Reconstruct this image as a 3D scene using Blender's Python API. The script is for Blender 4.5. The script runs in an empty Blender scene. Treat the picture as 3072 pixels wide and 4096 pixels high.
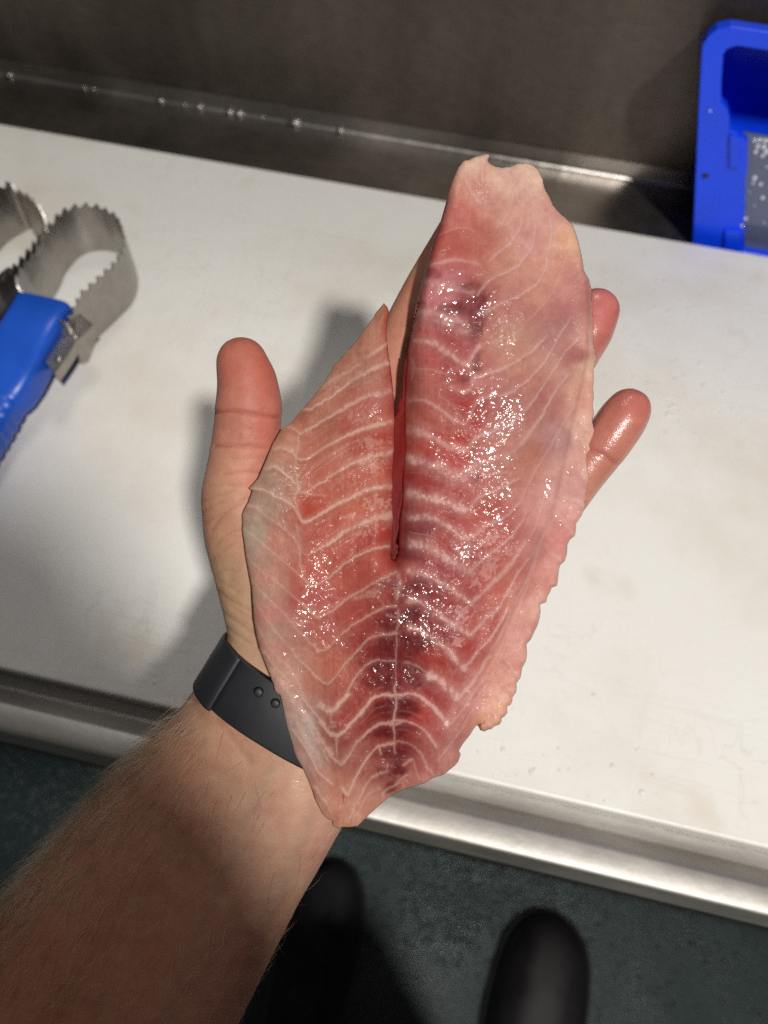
import bpy, bmesh, math, random
import numpy as np
from mathutils import Vector, Matrix

random.seed(4)
rng = np.random.default_rng(7)
scn = bpy.context.scene
col = scn.collection

# ------------------------------------------------------------------ camera
# photo pixel frame 3072x4096, focal length 3076 px; world: X along the counter, Y towards the wall, Z up, board top z=0
F = 3076.0
CAM = np.array([0.0, 0.0, 0.42])
R = np.array([[.97575, .20295, -.08198], [.21667, -.84248, .49324], [.03104, -.49904, -.86603]])
cam_data = bpy.data.cameras.new('camera')
cam = bpy.data.objects.new('camera', cam_data); col.objects.link(cam)
M = Matrix.Identity(4)
for i in range(3):
    M[i][0] = R[i, 0]; M[i][1] = -R[i, 1]; M[i][2] = -R[i, 2]; M[i][3] = CAM[i]
cam.matrix_world = M
cam_data.sensor_fit = 'VERTICAL'; cam_data.sensor_height = 24.0
cam_data.lens = 24.0 * F / 4096.0
cam_data.clip_start = 0.005; cam_data.clip_end = 60
cam_data.dof.use_dof = True
cam_data.dof.focus_distance = 0.262
cam_data.dof.aperture_fstop = cam_data.lens / 3.0
scn.camera = cam

# ------------------------------------------------------------------ world, lamps, exposure
w = bpy.data.worlds.new('World'); scn.world = w; w.use_nodes = True
bg = w.node_tree.nodes['Background']
bg.inputs[0].default_value = (1.0, 0.96, 0.9, 1); bg.inputs[1].default_value = 0.10

def area(name, loc, target, size, energy, color):
    l = bpy.data.lights.new(name, 'AREA'); l.shape = 'DISK'; l.size = size; l.energy = energy; l.color = color
    o = bpy.data.objects.new(name, l); col.objects.link(o); o.location = loc
    o.rotation_euler = (Vector(target) - Vector(loc)).to_track_quat('-Z', 'Y').to_euler()
    return o
area('ceiling_lamp', (0.59, -0.74, 1.76), (0, .1, .2), 0.13, 39.5, (1, .962, .905))
area('fill_panel', (-0.3, 1.4, 1.8), (0, .2, 0), 0.6, 8, (1, .97, .93))  # unseen soft fill, added to lift the shadows on the board
scn.view_settings.view_transform = 'Standard'; scn.view_settings.look = 'None'
scn.view_settings.exposure = 0; scn.view_settings.gamma = 1
scn.cycles.use_denoising = False
scn.cycles.max_bounces = 8
scn.cycles.sample_clamp_indirect = 3; scn.cycles.sample_clamp_direct = 120
scn.cycles.caustics_reflective = False; scn.cycles.caustics_refractive = False

# ------------------------------------------------------------------ helpers
def ray(px, py):
    return R @ np.array([(px - 1536) / F, (py - 2048) / F, 1.0])
def P(px, py, d):                       # photo pixel at optical depth d (m) -> world
    return CAM + ray(px, py) * d
def onz(px, py, z):
    r = ray(px, py); return CAM + r * ((z - CAM[2]) / r[2])
def ony(px, py, y):
    r = ray(px, py); return CAM + r * ((y - CAM[1]) / r[1])
def cam2world(c):                       # (n,3) camera coordinates -> world
    return CAM + c @ R.T
def srgb(c):
    c = np.asarray(c, float) / 255.0
    return np.where(c <= .04045, c / 12.92, ((c + .055) / 1.055) ** 2.4)

def tag(o, label=None, cat=None, group=None, kind=None):
    if label: o['label'] = label
    if cat: o['category'] = cat
    if group: o['group'] = group
    if kind: o['kind'] = kind
    return o
def empty(name, loc):
    o = bpy.data.objects.new(name, None); col.objects.link(o); o.location = loc; o.empty_display_size = .02
    return o
def add(name, me, mat, parent=None, smooth=True):
    o = bpy.data.objects.new(name, me); col.objects.link(o)
    if mat: me.materials.append(mat)
    if smooth: me.polygons.foreach_set('use_smooth', [True] * len(me.polygons))
    if parent:
        o.parent = parent
        o.matrix_parent_inverse = Matrix.Translation(-Vector(parent.location))
    return o
def mesh_np(name, v, f):
    me = bpy.data.meshes.new(name)
    v = np.asarray(v, np.float32); f = np.asarray(f, np.int32)
    me.vertices.add(len(v)); me.vertices.foreach_set('co', v.ravel())
    n = f.shape[1]
    me.loops.add(f.size); me.loops.foreach_set('vertex_index', f.ravel())
    me.polygons.add(len(f)); me.polygons.foreach_set('loop_start', np.arange(0, f.size, n, dtype=np.int32))
    me.update(calc_edges=True); me.validate()
    return me
def mesh_bm(name, bm):
    bmesh.ops.recalc_face_normals(bm, faces=bm.faces)
    me = bpy.data.meshes.new(name); bm.to_mesh(me); bm.free(); return me
def box(bm, lo, hi, bevel=0, seg=2):
    r = bmesh.ops.create_cube(bm, size=1)
    vs = r['verts']
    for v in vs:
        v.co = Vector([lo[i] + (v.co[i] + .5) * (hi[i] - lo[i]) for i in range(3)])
    if bevel:
        es = list({e for v in vs for e in v.link_edges})
        bmesh.ops.bevel(bm, geom=es, offset=bevel, segments=seg, affect='EDGES', profile=.5)
def vnoise(x, y, seed=0):               # smooth value noise 0..1
    r = np.random.default_rng(seed); T = r.random((257, 257))
    xi = np.floor(x).astype(int); yi = np.floor(y).astype(int)
    fx = x - xi; fy = y - yi; fx = fx * fx * (3 - 2 * fx); fy = fy * fy * (3 - 2 * fy)
    xi %= 256; yi %= 256
    a = T[xi, yi]; b = T[xi + 1, yi]; c = T[xi, yi + 1]; d = T[xi + 1, yi + 1]
    return (a * (1 - fx) + b * fx) * (1 - fy) + (c * (1 - fx) + d * fx) * fy
def fbm(x, y, seed=0, o=4):
    s = 0; a = .5; t = 0
    for k in range(o):
        s = s + a * vnoise(x * 2 ** k + 17 * k, y * 2 ** k + 31 * k, seed + k); t += a; a *= .55
    return s / t
def smooth01(x, a, b):
    t = np.clip((x - a) / (b - a), 0, 1); return t * t * (3 - 2 * t)
def catmull(p, n=6, closed=False):
    p = np.asarray(p, float); m = len(p)
    if m < 3 and not closed: return p
    out = []
    rngk = range(m) if closed else range(m - 1)
    for i in rngk:
        if closed: a, b, c, d = p[(i - 1) % m], p[i], p[(i + 1) % m], p[(i + 2) % m]
        else: a, b, c, d = p[max(i - 1, 0)], p[i], p[i + 1], p[min(i + 2, m - 1)]
        for k in range(n):
            t = k / n
            out.append(.5 * ((2 * b) + (c - a) * t + (2 * a - 5 * b + 4 * c - d) * t * t + (3 * b - a - 3 * c + d) * t ** 3))
    if not closed: out.append(p[-1])
    return np.array(out)

# ------------------------------------------------------------------ materials
def mat(name):
    m = bpy.data.materials.new(name); m.use_nodes = True
    nt = m.node_tree; b = nt.nodes['Principled BSDF']
    return m, nt, b
def node(nt, t, **kw):
    n = nt.nodes.new(t)
    for k, v in kw.items():
        if k.startswith('_'): setattr(n, k[1:], v)
        else: n.inputs[k.replace('__', ' ')].default_value = v
    return n
def noise_tex(nt, scale, detail=4, rough=.55, vec=None, stretch=None):
    n = node(nt, 'ShaderNodeTexNoise'); n.inputs['Scale'].default_value = scale
    n.inputs['Detail'].default_value = detail; n.inputs['Roughness'].default_value = rough
    tc = nt.nodes.new('ShaderNodeTexCoord')
    src = tc.outputs['Object']
    if stretch:
        mp = nt.nodes.new('ShaderNodeMapping'); mp.inputs['Scale'].default_value = stretch
        nt.links.new(src, mp.inputs['Vector']); src = mp.outputs['Vector']
    nt.links.new(src, n.inputs['Vector'])
    return n
def ramp(nt, src, stops):
    r = nt.nodes.new('ShaderNodeValToRGB'); e = r.color_ramp.elements
    while len(e) < len(stops): e.new(.5)
    for i, (p, c) in enumerate(stops):
        e[i].position = p; e[i].color = (*c, 1) if len(c) == 3 else c
    nt.links.new(src, r.inputs['Fac']); return r
def bump(nt, src, strength, dist, prev=None):
    b = nt.nodes.new('ShaderNodeBump'); b.inputs['Strength'].default_value = strength; b.inputs['Distance'].default_value = dist
    nt.links.new(src, b.inputs['Height'])
    if prev: nt.links.new(prev.outputs['Normal'], b.inputs['Normal'])
    return b
def g(v): return (v, v, v)

def steel(name, base=(.42, .39, .36), rough=(.28, .5), stretch=(1, 1, 1), metal=1.0, dark=.7, bmp=.15):
    m, nt, b = mat(name)
    n1 = noise_tex(nt, 9, 6, .65); n2 = noise_tex(nt, 160, 3, .6, stretch=stretch)
    c = ramp(nt, n1.outputs['Fac'], [(.3, tuple(np.array(base) * dark)), (.7, base)])
    mix = nt.nodes.new('ShaderNodeMix'); mix.data_type = 'RGBA'; mix.blend_type = 'MULTIPLY'
    mix.inputs['Factor'].default_value = .35
    r2 = ramp(nt, n2.outputs['Fac'], [(.3, g(.55)), (.7, g(1))])
    nt.links.new(c.outputs['Color'], mix.inputs['A']); nt.links.new(r2.outputs['Color'], mix.inputs['B'])
    nt.links.new(mix.outputs['Result'], b.inputs['Base Color'])
    rr = ramp(nt, n1.outputs['Fac'], [(.3, g(rough[0])), (.7, g(rough[1]))])
    nt.links.new(rr.outputs['Color'], b.inputs['Roughness'])
    b.inputs['Metallic'].default_value = metal
    bp = bump(nt, n2.outputs['Fac'], bmp, .0004)
    n3 = noise_tex(nt, 70, 3, .6); bp = bump(nt, n3.outputs['Fac'], .35, .0009, bp)
    nt.links.new(bp.outputs['Normal'], b.inputs['Normal'])
    return m
M_wall = steel('backsplash_steel', (.215, .182, .158), (.46, .62), (.5, 1, 1.0), bmp=.06)
wn_ = M_wall.node_tree; wb_ = wn_.nodes['Principled BSDF']; old = wb_.inputs['Base Color'].links[0].from_socket
nv_ = noise_tex(wn_, 1.6, 4, .6, stretch=(5, 1, .7)); rv = ramp(wn_, nv_.outputs['Fac'], [(.3, g(.62)), (.68, g(1.15))])
mv = wn_.nodes.new('ShaderNodeMix'); mv.data_type = 'RGBA'; mv.blend_type = 'MULTIPLY'; mv.inputs['Factor'].default_value = 1
wn_.links.new(old, mv.inputs['A']); wn_.links.new(rv.outputs['Color'], mv.inputs['B']); wn_.links.new(mv.outputs['Result'], wb_.inputs['Base Color'])
M_counter = steel('counter_steel', (.50, .47, .44), (.25, .42), (.15, 1, 1), bmp=.12)
M_blade = steel('blade_steel', (.52, .49, .46), (.28, .45), (1, 1, 1), bmp=.03)

# cutting board: white polyethylene, faint stains, knife scratches, wet beads
M_board, nt, b = mat('board_plastic')
n1 = noise_tex(nt, 5, 5, .6); n2 = noise_tex(nt, 14, 3, .5)
c1 = ramp(nt, n1.outputs['Fac'], [(.28, (.70, .65, .57)), (.5, (.82, .805, .77)), (.75, (.85, .845, .825))])
mx = nt.nodes.new('ShaderNodeMix'); mx.data_type = 'RGBA'
r2 = ramp(nt, n2.outputs['Fac'], [(.62, g(0)), (.78, g(.75))])
nt.links.new(r2.outputs['Color'], mx.inputs['Factor']); nt.links.new(c1.outputs['Color'], mx.inputs['A'])
mx.inputs['B'].default_value = (.68, .59, .47, 1); nt.links.new(mx.outputs['Result'], b.inputs['Base Color'])
for sc_, st_r in ((7, (1, 9, 1)), (9, (7, 1.6, 1))):
    k1 = noise_tex(nt, sc_, 2, .5, stretch=st_r); kr = ramp(nt, k1.outputs['Fac'], [(.487, g(0)), (.5, g(.5)), (.513, g(0))])
    k2 = noise_tex(nt, 6, 2, .5); km = nt.nodes.new('ShaderNodeMath'); km.operation = 'MULTIPLY'
    kk = ramp(nt, k2.outputs['Fac'], [(.45, g(0)), (.65, g(.5))]); nt.links.new(kr.outputs['Color'], km.inputs[0]); nt.links.new(kk.outputs['Color'], km.inputs[1])
    mk = nt.nodes.new('ShaderNodeMix'); mk.data_type = 'RGBA'; nt.links.new(km.outputs[0], mk.inputs['Factor'])
    nt.links.new(mx.outputs['Result'], mk.inputs['A']); mk.inputs['B'].default_value = (.50, .46, .40, 1); nt.links.new(mk.outputs['Result'], b.inputs['Base Color']); mx = mk
n3 = noise_tex(nt, 260, 2, .5); n4 = noise_tex(nt, 900, 2, .5)
bp = bump(nt, n3.outputs['Fac'], .25, .0006); bp = bump(nt, n4.outputs['Fac'], .3, .0002, bp)
nt.links.new(bp.outputs['Normal'], b.inputs['Normal'])
b.inputs['Roughness'].default_value = .42; b.inputs['Subsurface Weight'].default_value = .15
b.inputs['Subsurface Radius'].default_value = (1, .95, .9); b.inputs['Subsurface Scale'].default_value = .004

# floor: dark teal safety floor, gritty and wet
M_floor, nt, b = mat('floor_grit')
n1 = noise_tex(nt, 2.2, 4, .6)
c1 = ramp(nt, n1.outputs['Fac'], [(.3, (.006, .017, .018)), (.7, (.022, .046, .046))])
nt.links.new(c1.outputs['Color'], b.inputs['Base Color'])
n2 = noise_tex(nt, 260, 3, .6); n5 = noise_tex(nt, 3.5, 3, .6)
bp = bump(nt, n2.outputs['Fac'], 1.0, .0016)
nt.links.new(bp.outputs['Normal'], b.inputs['Normal'])
rr = ramp(nt, n5.outputs['Fac'], [(.35, g(.22)), (.62, g(.55))]); nt.links.new(rr.outputs['Color'], b.inputs['Roughness'])
b.inputs['Specular IOR Level'].default_value = .4

def plastic(name, c, rough=.35, coat=0, bmp=.1, scale=400, var=.12):
    m, nt, b = mat(name)
    n = noise_tex(nt, 25, 4, .6)
    a = np.array(c)
    cr = ramp(nt, n.outputs['Fac'], [(.3, tuple(a * (1 - var))), (.7, tuple(np.minimum(a * (1 + var), 1)))])
    nt.links.new(cr.outputs['Color'], b.inputs['Base Color'])
    rr = ramp(nt, n.outputs['Fac'], [(.35, g(rough * .8)), (.7, g(min(1, rough * 1.25)))])
    nt.links.new(rr.outputs['Color'], b.inputs['Roughness'])
    n2 = noise_tex(nt, scale, 3, .6); bp = bump(nt, n2.outputs['Fac'], bmp, .0003)
    nt.links.new(bp.outputs['Normal'], b.inputs['Normal'])
    b.inputs['Coat Weight'].default_value = coat
    return m
M_blue = plastic('blue_plastic', (.010, .085, .52), .32)
M_bluebin = plastic('bin_plastic', (.003, .060, .86), .34, 0)
M_band = plastic('band_rubber', (.013, .013, .017), .5, 0, .15, 1500, .1)
M_shoe = plastic('shoe_rubber', (.010, .009, .011), .42, 0, .2, 120)
M_sole = plastic('sole_rubber', (.035, .034, .036), .6, 0, .3, 200)
M_shoe_shade = plastic('shaded_shoe', (.006, .0055, .007), .8, 0, .3, 200)  # darker copy of the shoe rubber, with shade put into its colour
M_cloth = plastic('blocker_cloth', (.008, .008, .012), .9, 0, .5, 500)
M_water = plastic('water_drop', (.80, .82, .92), .08); M_water.node_tree.nodes['Principled BSDF'].inputs['Transmission Weight'].default_value = .25
M_pane = plastic('grey_pane', (.10, .12, .20), .12, .3, .8, 40)
M_phone = plastic('phone_glass', (.02, .02, .022), .25)

# ------------------------------------------------------------------ setting
bm = bmesh.new(); box(bm, (-3, -3.5, -.93), (3, 1.2, -.88)); floor = add('floor', mesh_bm('floor', bm), M_floor, smooth=False); tag(floor, kind='structure')

# standing water beads on the floor
M_bead = plastic('floor_water', (.03, .045, .048), .32, 0, 0)
bm = bmesh.new(); V = []; Fc = []
t = bmesh.new(); bmesh.ops.create_icosphere(t, subdivisions=2, radius=1); iv = np.array([v.co[:] for v in t.verts]); itri = np.array([[v.index for v in f_.verts] for f_ in t.faces]); t.free()
for (cx_, cy_, sx, sy), n in (((1950, 3620, 230, 110), 620), ((230, 3150, 190, 150), 650), ((1500, 3450, 260, 90), 160), ((2700, 3900, 260, 120), 60)):
    for k in range(n):
        q0 = onz(random.gauss(cx_, sx), random.gauss(cy_, sy), -.88)
        r_ = random.uniform(.0018, .0046)
        Fc.append(itri + len(V) * len(iv)); V.append(iv * np.array([r_, r_ * random.uniform(.8, 1.2), r_ * .6]) + np.array([q0[0], q0[1], -.88]))
bm.free()
o = add('water_bead', mesh_np('water_bead', np.vstack(V), np.vstack(Fc)), M_bead, floor); o['kind'] = 'stuff'

# backsplash wall
def extrude_profile(name, prof, x0, x1, m, n=1, smooth=False):
    prof = np.array(prof); k = len(prof)
    v = []
    for i in range(n + 1):
        x = x0 + (x1 - x0) * i / n
        v += [(x, p[0], p[1]) for p in prof]
    f = []
    for i in range(n):
        for j in range(k - 1):
            f.append((i * k + j, i * k + j + 1, (i + 1) * k + j + 1, (i + 1) * k + j))
    me = mesh_np(name, v, f)
    bm = bmesh.new(); bm.from_mesh(me); bmesh.ops.recalc_face_normals(bm, faces=bm.faces); bm.to_mesh(me); bm.free()
    return add(name, me, m, smooth=smooth)
X0, X1 = -1.3, 1.1
bm = bmesh.new(); box(bm, (X0, .6255, -.85), (X1, .66, .42)); wall = add('wall', mesh_bm('wall', bm), M_wall, smooth=False)
tag(wall, 'dark stainless steel backsplash wall behind the white cutting board', 'wall')
# counter: top sheet with raised front edge and a coved joint at the wall
arc = [(.6245 - .011 * (1 - math.cos(a)) , -.011 + .011 * (1 - math.sin(a)) - .001 + 0) for a in np.linspace(0, math.pi / 2, 8)]
prof = [(.6250, .004)] + [(.6250 - .005 * (1 - math.cos(a)), -.012 + .005 * (1 - math.sin(a))) for a in np.linspace(0, math.pi / 2, 8)]
prof += [(.45, -.012), (.2, -.012), (.0930, -.012)]
rim_prof = [(.0930, -.012), (.0845, -.012), (.0834, -.0116), (.0826, -.0107), (.0742, .0004), (.0733, .0012), (.0720, .0016), (.0622, .0016), (.0606, .0011), (.0597, .0001), (.0593, -.002), (.0594, -.034), (.0600, -.0375), (.0615, -.0395), (.064, -.04), (.075, -.04), (.075, -.032), (.093, -.032)]
cnt = extrude_profile('counter', prof, X0, X1, M_counter, 40)
tag(cnt, 'stainless steel counter with raised front rim under the cutting board', 'counter')
bm = bmesh.new(); box(bm, (X0, .16, -.85), (X1, .18, -.033)); cab = add('cabinet_front', mesh_bm('cabinet_front', bm), M_wall, cnt, smooth=False)
M_rim = steel('lit_rim_steel', (.66, .63, .59), (.48, .65), (.15, 1, 1), bmp=.15, dark=.8)  # same steel as the counter; the rim's lit brightness is put into its colour
rim_o = extrude_profile('front_rim', rim_prof, X0, X1, M_rim, 40); rim_o.parent = cnt
# weld beads along the cove
bm = bmesh.new()
for x in [-.50, -.488, -.41, -.402, -.336, -.311, -.301, -.272, -.262, -.239, -.212, -.208, -.165]:
    s = random.uniform(.0012, .0034)
    r = bmesh.ops.create_icosphere(bm, subdivisions=2, radius=1)
    q = Vector((x + random.uniform(-.002, .002), .6232 + random.uniform(-.0006, .0006), -.0098))
    for v in r['verts']: v.co = q + Vector((v.co.x * s * 1.7, v.co.y * s * .9, v.co.z * s * .7))
wb = add('weld_bead', mesh_bm('weld_bead', bm), M_blade, cnt); wb['kind'] = 'stuff'

# cutting board
bm = bmesh.new(); box(bm, (-.85, .0915, -.0118), (.80, .541, 0), .0018, 3)
board = add('cutting_board', mesh_bm('cutting_board', bm), M_board, smooth=False)
tag(board, 'large white plastic cutting board lying on the steel counter', 'cutting board')

M_clear = plastic('wet_bead', (.80, .785, .75), .06, .6, 0)
bm = bmesh.new()
for reg, n in (((2380, 2980, 1080, 1750), 170), ((1900, 2700, 2980, 3330), 40), ((600, 2400, 2500, 2900), 12)):
    for k in range(n):
        px, py = random.uniform(*reg[:2]), random.uniform(*reg[2:])
        q0 = onz(px, py, 0)
        if not (.095 < q0[1] < .535): continue
        r_ = abs(random.gauss(0, .0007)) + .0003
        r = bmesh.ops.create_icosphere(bm, subdivisions=2, radius=r_)
        for v in r['verts']: v.co = Vector((q0[0], q0[1], .0001)) + Vector((v.co.x, v.co.y * random.uniform(.95, 1.05), max(v.co.z, 0) * .35))
o = add('water_drop', mesh_bm('water_drop', bm), M_clear, board); o['kind'] = 'stuff'

# ------------------------------------------------------------------ fish scaler
scaler = empty('fish_scaler', (-.33, .38, 0))
tag(scaler, 'fish scaler with blue plastic handle and toothed steel loops lying on the board', 'fish scaler')
def c3(p): return (p[0] * .5424, 600 + p[1] * .5424)
HS = .044
def blade_loop(pts, name='blade'):
    pts = catmull(pts, 14, True)
    w = np.array([onz(*c3(p), HS)[:2] for p in pts])
    seg = np.linalg.norm(np.roll(w, -1, 0) - w, axis=1); L = np.r_[0, np.cumsum(seg)]
    n = int(L[-1] / .0011); s = np.linspace(0, L[-1], n, endpoint=False)
    ww = np.vstack([w, w[:1]])
    x = np.interp(s, L, ww[:, 0]); y = np.interp(s, L, ww[:, 1])
    p = np.c_[x, y]
    t = np.roll(p, -1, 0) - np.roll(p, 1, 0); t /= np.linalg.norm(t, axis=1)[:, None] + 1e-9
    nr = np.c_[-t[:, 1], t[:, 0]]
    ph = (s / .0078) % 1.0
    tooth = np.where(ph < .8, ph / .8, (1 - ph) / .2) * .0055
    th = .0009
    v = []
    for k in range(n):
        zt = HS - .0055 + tooth[k]
        for sgn in (-1, 1):
            q = p[k] + nr[k] * th * .5 * sgn
            v.append((q[0], q[1], .0005)); v.append((q[0], q[1], zt))
    f = []
    for k in range(n):
        a = 4 * k; c = 4 * ((k + 1) % n)
        f += [(a, a + 1, c + 1, c), (a + 2, c + 2, c + 3, a + 3), (a + 1, a + 3, c + 3, c + 1), (a, c, c + 2, a + 2)]
    me = mesh_np(name, v, f)
    bm = bmesh.new(); bm.from_mesh(me); bmesh.ops.recalc_face_normals(bm, faces=bm.faces); bm.to_mesh(me); bm.free()
    o = add(name, me, M_blade, scaler, smooth=True); o.data.set_sharp_from_angle(angle=math.radians(35)); return o
blade_loop([(380, 500), (440, 440), (520, 400), (610, 385), (700, 392), (770, 418), (850, 465), (893, 550), (903, 640), (885, 730), (835, 810), (780, 865), (720, 922), (650, 985), (590, 1040), (540, 1130), (480, 1240), (330, 1200), (180, 1060), (110, 960), (140, 860), (190, 795), (250, 720), (295, 640), (325, 570)])
blade_loop([(330, 530), (296, 425), (240, 352), (180, 308), (105, 275), (70, 225), (0, 250), (-150, 350), (-300, 550), (-330, 800), (-250, 1000), (-60, 980), (20, 900), (85, 845), (150, 775), (225, 690), (285, 600)])
# side plate with rivets, running beside the handle
def slab_from(pts, z0, z1, name, m, parent, bevel=.0004):
    bm = bmesh.new()
    vs = [bm.verts.new(onz(*p, z1)) for p in pts]
    f = bm.faces.new(vs)
    bmesh.ops.triangulate(bm, faces=[f])
    r = bmesh.ops.extrude_face_region(bm, geom=list(bm.faces))
    for e in r['geom']:
        if isinstance(e, bmesh.types.BMVert): e.co.z = z0
    return add(name, mesh_bm(name, bm), m, parent, smooth=False)
plate = slab_from([c3(p) for p in [(500, 1190), (560, 1180), (690, 1290), (610, 1370), (560, 1410), (505, 1510), (450, 1590), (405, 1650), (345, 1570), (330, 1505)]], .024, .0325, 'side_plate', M_blade, scaler)
for p in [(510, 1285), (550, 1370), (430, 1535)]:
    bm = bmesh.new(); r = bmesh.ops.create_uvsphere(bm, u_segments=16, v_segments=8, radius=.0024)
    q = onz(*c3(p), .0327)
    for v in r['verts']: v.co = Vector(q) + Vector((v.co.x, v.co.y, v.co.z * .45))
    add('rivet', mesh_bm('rivet', bm), M_blade, plate)
slab_from([c3(p) for p in [(-120, 1100), (0, 905), (60, 862), (120, 885), (150, 960), (150, 1020), (60, 1150), (-60, 1330)]], .008, .030, 'blade_shade', M_band, scaler)  # dark slab standing in for shade on the back blade
# handle: head block tapering to a ribbed grip
ax0 = onz(*c3((330, 1110)), .040); ax1 = onz(*c3((-130, 2040)), .024)
d = ax1 - ax0; d[2] = 0; L = np.linalg.norm(d); d /= L; s_ = np.array([d[1], -d[0], 0]); 
def ring_section(c, wd, ht, n=32, e=4.0):
    out = []
    for a in np.linspace(0, 2 * math.pi, n, endpoint=False):
        ca, sa = math.cos(a), math.sin(a)
        x = math.copysign(abs(ca) ** (2 / e), ca) * wd; z = math.copysign(abs(sa) ** (2 / e), sa) * ht
        out.append(c + s_ * x + np.array([0, 0, z]))
    return out
st = [(-.0005, .0180, .0100, 6), (.001, .0193, .0113, 6), (.03, .0190, .0125, 6), (.055, .0180, .0132, 5), (.066, .0165, .0130, 4), (.072, .0148, .0120, 3), (.0735, .0138, .0112, 3)]
x = .0735
while x < .19:
    for dx, k in ((.0012, .94), (.0026, 1.0), (.0052, 1.0), (.0066, .94)): st.append((x + dx, .0142 * k, .0122 * k, 3))
    x += .0072
st += [(x, .0135, .0115, 3), (x + .004, .010, .009, 3)]
v = []; f = []
for i, (t, wd, ht, e) in enumerate(st):
    zc = .0335 - .016 * smooth01(t, .0, .10)
    v += ring_section(np.array([ax0[0], ax0[1], zc]) + d * t, wd, ht, 32, e)
for i in range(len(st) - 1):
    for j in range(32):
        f.append((i * 32 + j, i * 32 + (j + 1) % 32, (i + 1) * 32 + (j + 1) % 32, (i + 1) * 32 + j))
me = mesh_np('handle', v, f); bm = bmesh.new(); bm.from_mesh(me)
bm.verts.ensure_lookup_table(); bm.faces.new([bm.verts[j] for j in range(32)]); bm.faces.new([bm.verts[(len(st) - 1) * 32 + j] for j in range(31, -1, -1)])
hd = add('handle', mesh_bm('handle', bm), M_blue, scaler)
hd.data.set_sharp_from_angle(angle=math.radians(50))

# ------------------------------------------------------------------ blue bin standing behind the board
binr = empty('blue_bin', (.25, .585, -.012))
tag(binr, 'bright blue plastic bin with a clear wet front window against the steel wall', 'bin')
def bc(p, y=.552):
    q = ony(2500 + p[0] * .4974, 50 + p[1] * .4974, y); return (q[0], q[2])
cx = .262
def mirror(pts): return pts + [(2 * cx - x, z) for x, z in reversed(pts)]
outer = mirror([(.1515, -.0115), bc((560, 1500)), bc((590, 800)), bc((615, 350)), bc((625, 260)), bc((670, 190)), bc((740, 135)), bc((850, 112))])
inner = mirror([(bc((962, 1900))[0], -.0085), bc((962, 1700)), bc((968, 1350)), bc((985, 1260)), bc((990, 1040)), bc((935, 1000)), bc((905, 975)), bc((842, 950)), bc((840, 830)), bc((820, 775)), bc((772, 722)), bc((775, 560)), bc((790, 340)), bc((820, 295)), bc((900, 268))])
def fill_ring(bm, o, i, y):
    vo = [bm.verts.new((x, y, z)) for x, z in o]; vi = [bm.verts.new((x, y, z)) for x, z in i]
    es = []
    for L_ in (vo, vi):
        for k in range(len(L_)): es.append(bm.edges.new((L_[k], L_[(k + 1) % len(L_)])))
    bmesh.ops.triangle_fill(bm, use_beauty=True, use_dissolve=False, edges=es)
    return vo, vi
bm = bmesh.new(); fill_ring(bm, outer, inner, .552)
r = bmesh.ops.extrude_face_region(bm, geom=list(bm.faces))
for e in r['geom']:
    if isinstance(e, bmesh.types.BMVert): e.co.y += .009
fr = add('front_frame', mesh_bm('front_frame', bm), M_bluebin, binr, smooth=False)
bv = fr.modifiers.new('bevel', 'BEVEL'); bv.width = .0022; bv.segments = 3; bv.limit_method = 'ANGLE'; bv.angle_limit = math.radians(40)
# body behind the frame, narrowing towards the wall
def loft(loops, name, m, parent, cap_end=True):
    n = len(loops[0]); v = [p for l in loops for p in l]; f = []
    for i in range(len(loops) - 1):
        for j in range(n): f.append((i * n + j, i * n + (j + 1) % n, (i + 1) * n + (j + 1) % n, (i + 1) * n + j))
    me = mesh_np(name, v, f)
    if cap_end:
        bm = bmesh.new(); bm.from_mesh(me); bm.verts.ensure_lookup_table()
        bm.faces.new([bm.verts[(len(loops) - 1) * n + j] for j in range(n)]); me = mesh_bm(name, bm)
    return add(name, me, m, parent, smooth=False)
mid = np.array(outer)
sh = lambda k, y, dz=0: [(cx + (x - cx) * k, y, -.0115 + (z + .0115) * (k + dz)) for x, z in outer]
l0 = sh(.985, .5612); l1 = sh(.97, .59, -.07); l2 = sh(.95, .6225, -.15)
l2 = [(x - (.012 if x < cx else -.012) * (1 - min(1, max(0, (z + .012) / .05))), y, z) for x, y, z in l2]
body = loft([l0, l1, l2], 'body', M_bluebin, binr)
pn = [(x, z) for x, z in inner]
bm = bmesh.new()
zt = bc((1000, 1020))[1]
xl = bc((950, 1300))[0]
vs = [bm.verts.new(q) for q in [(bc((940, 1020))[0], .5585, zt), (2 * cx - bc((940, 1020))[0], .5585, zt), (2 * cx - bc((940, 2060))[0], .5585, -.0112), (bc((940, 1990))[0], .5585, -.0112)]]
fz = bm.faces.new(vs); r = bmesh.ops.extrude_face_region(bm, geom=[fz])
for e in r['geom']:
    if isinstance(e, bmesh.types.BMVert): e.co.y += .002
pane = add('window', mesh_bm('window', bm), M_pane, binr, smooth=False)
# latches on the frame
for (a, b_, c, dd) in [((838, 962), (925, 985), (925, 1240), (835, 1240)), ((800, 1735), (930, 1735), (920, 1960), (790, 1925))]:
    bm = bmesh.new(); vs = [bm.verts.new((bc(q)[0], .5495, bc(q)[1])) for q in (a, b_, c, dd)]
    fz = bm.faces.new(vs); r = bmesh.ops.extrude_face_region(bm, geom=[fz])
    for e in r['geom']:
        if isinstance(e, bmesh.types.BMVert): e.co.y += .004
    la = add('latch', mesh_bm('latch', bm), M_bluebin, binr, smooth=False)
    bv = la.modifiers.new('bevel', 'BEVEL'); bv.width = .0012; bv.segments = 2
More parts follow.
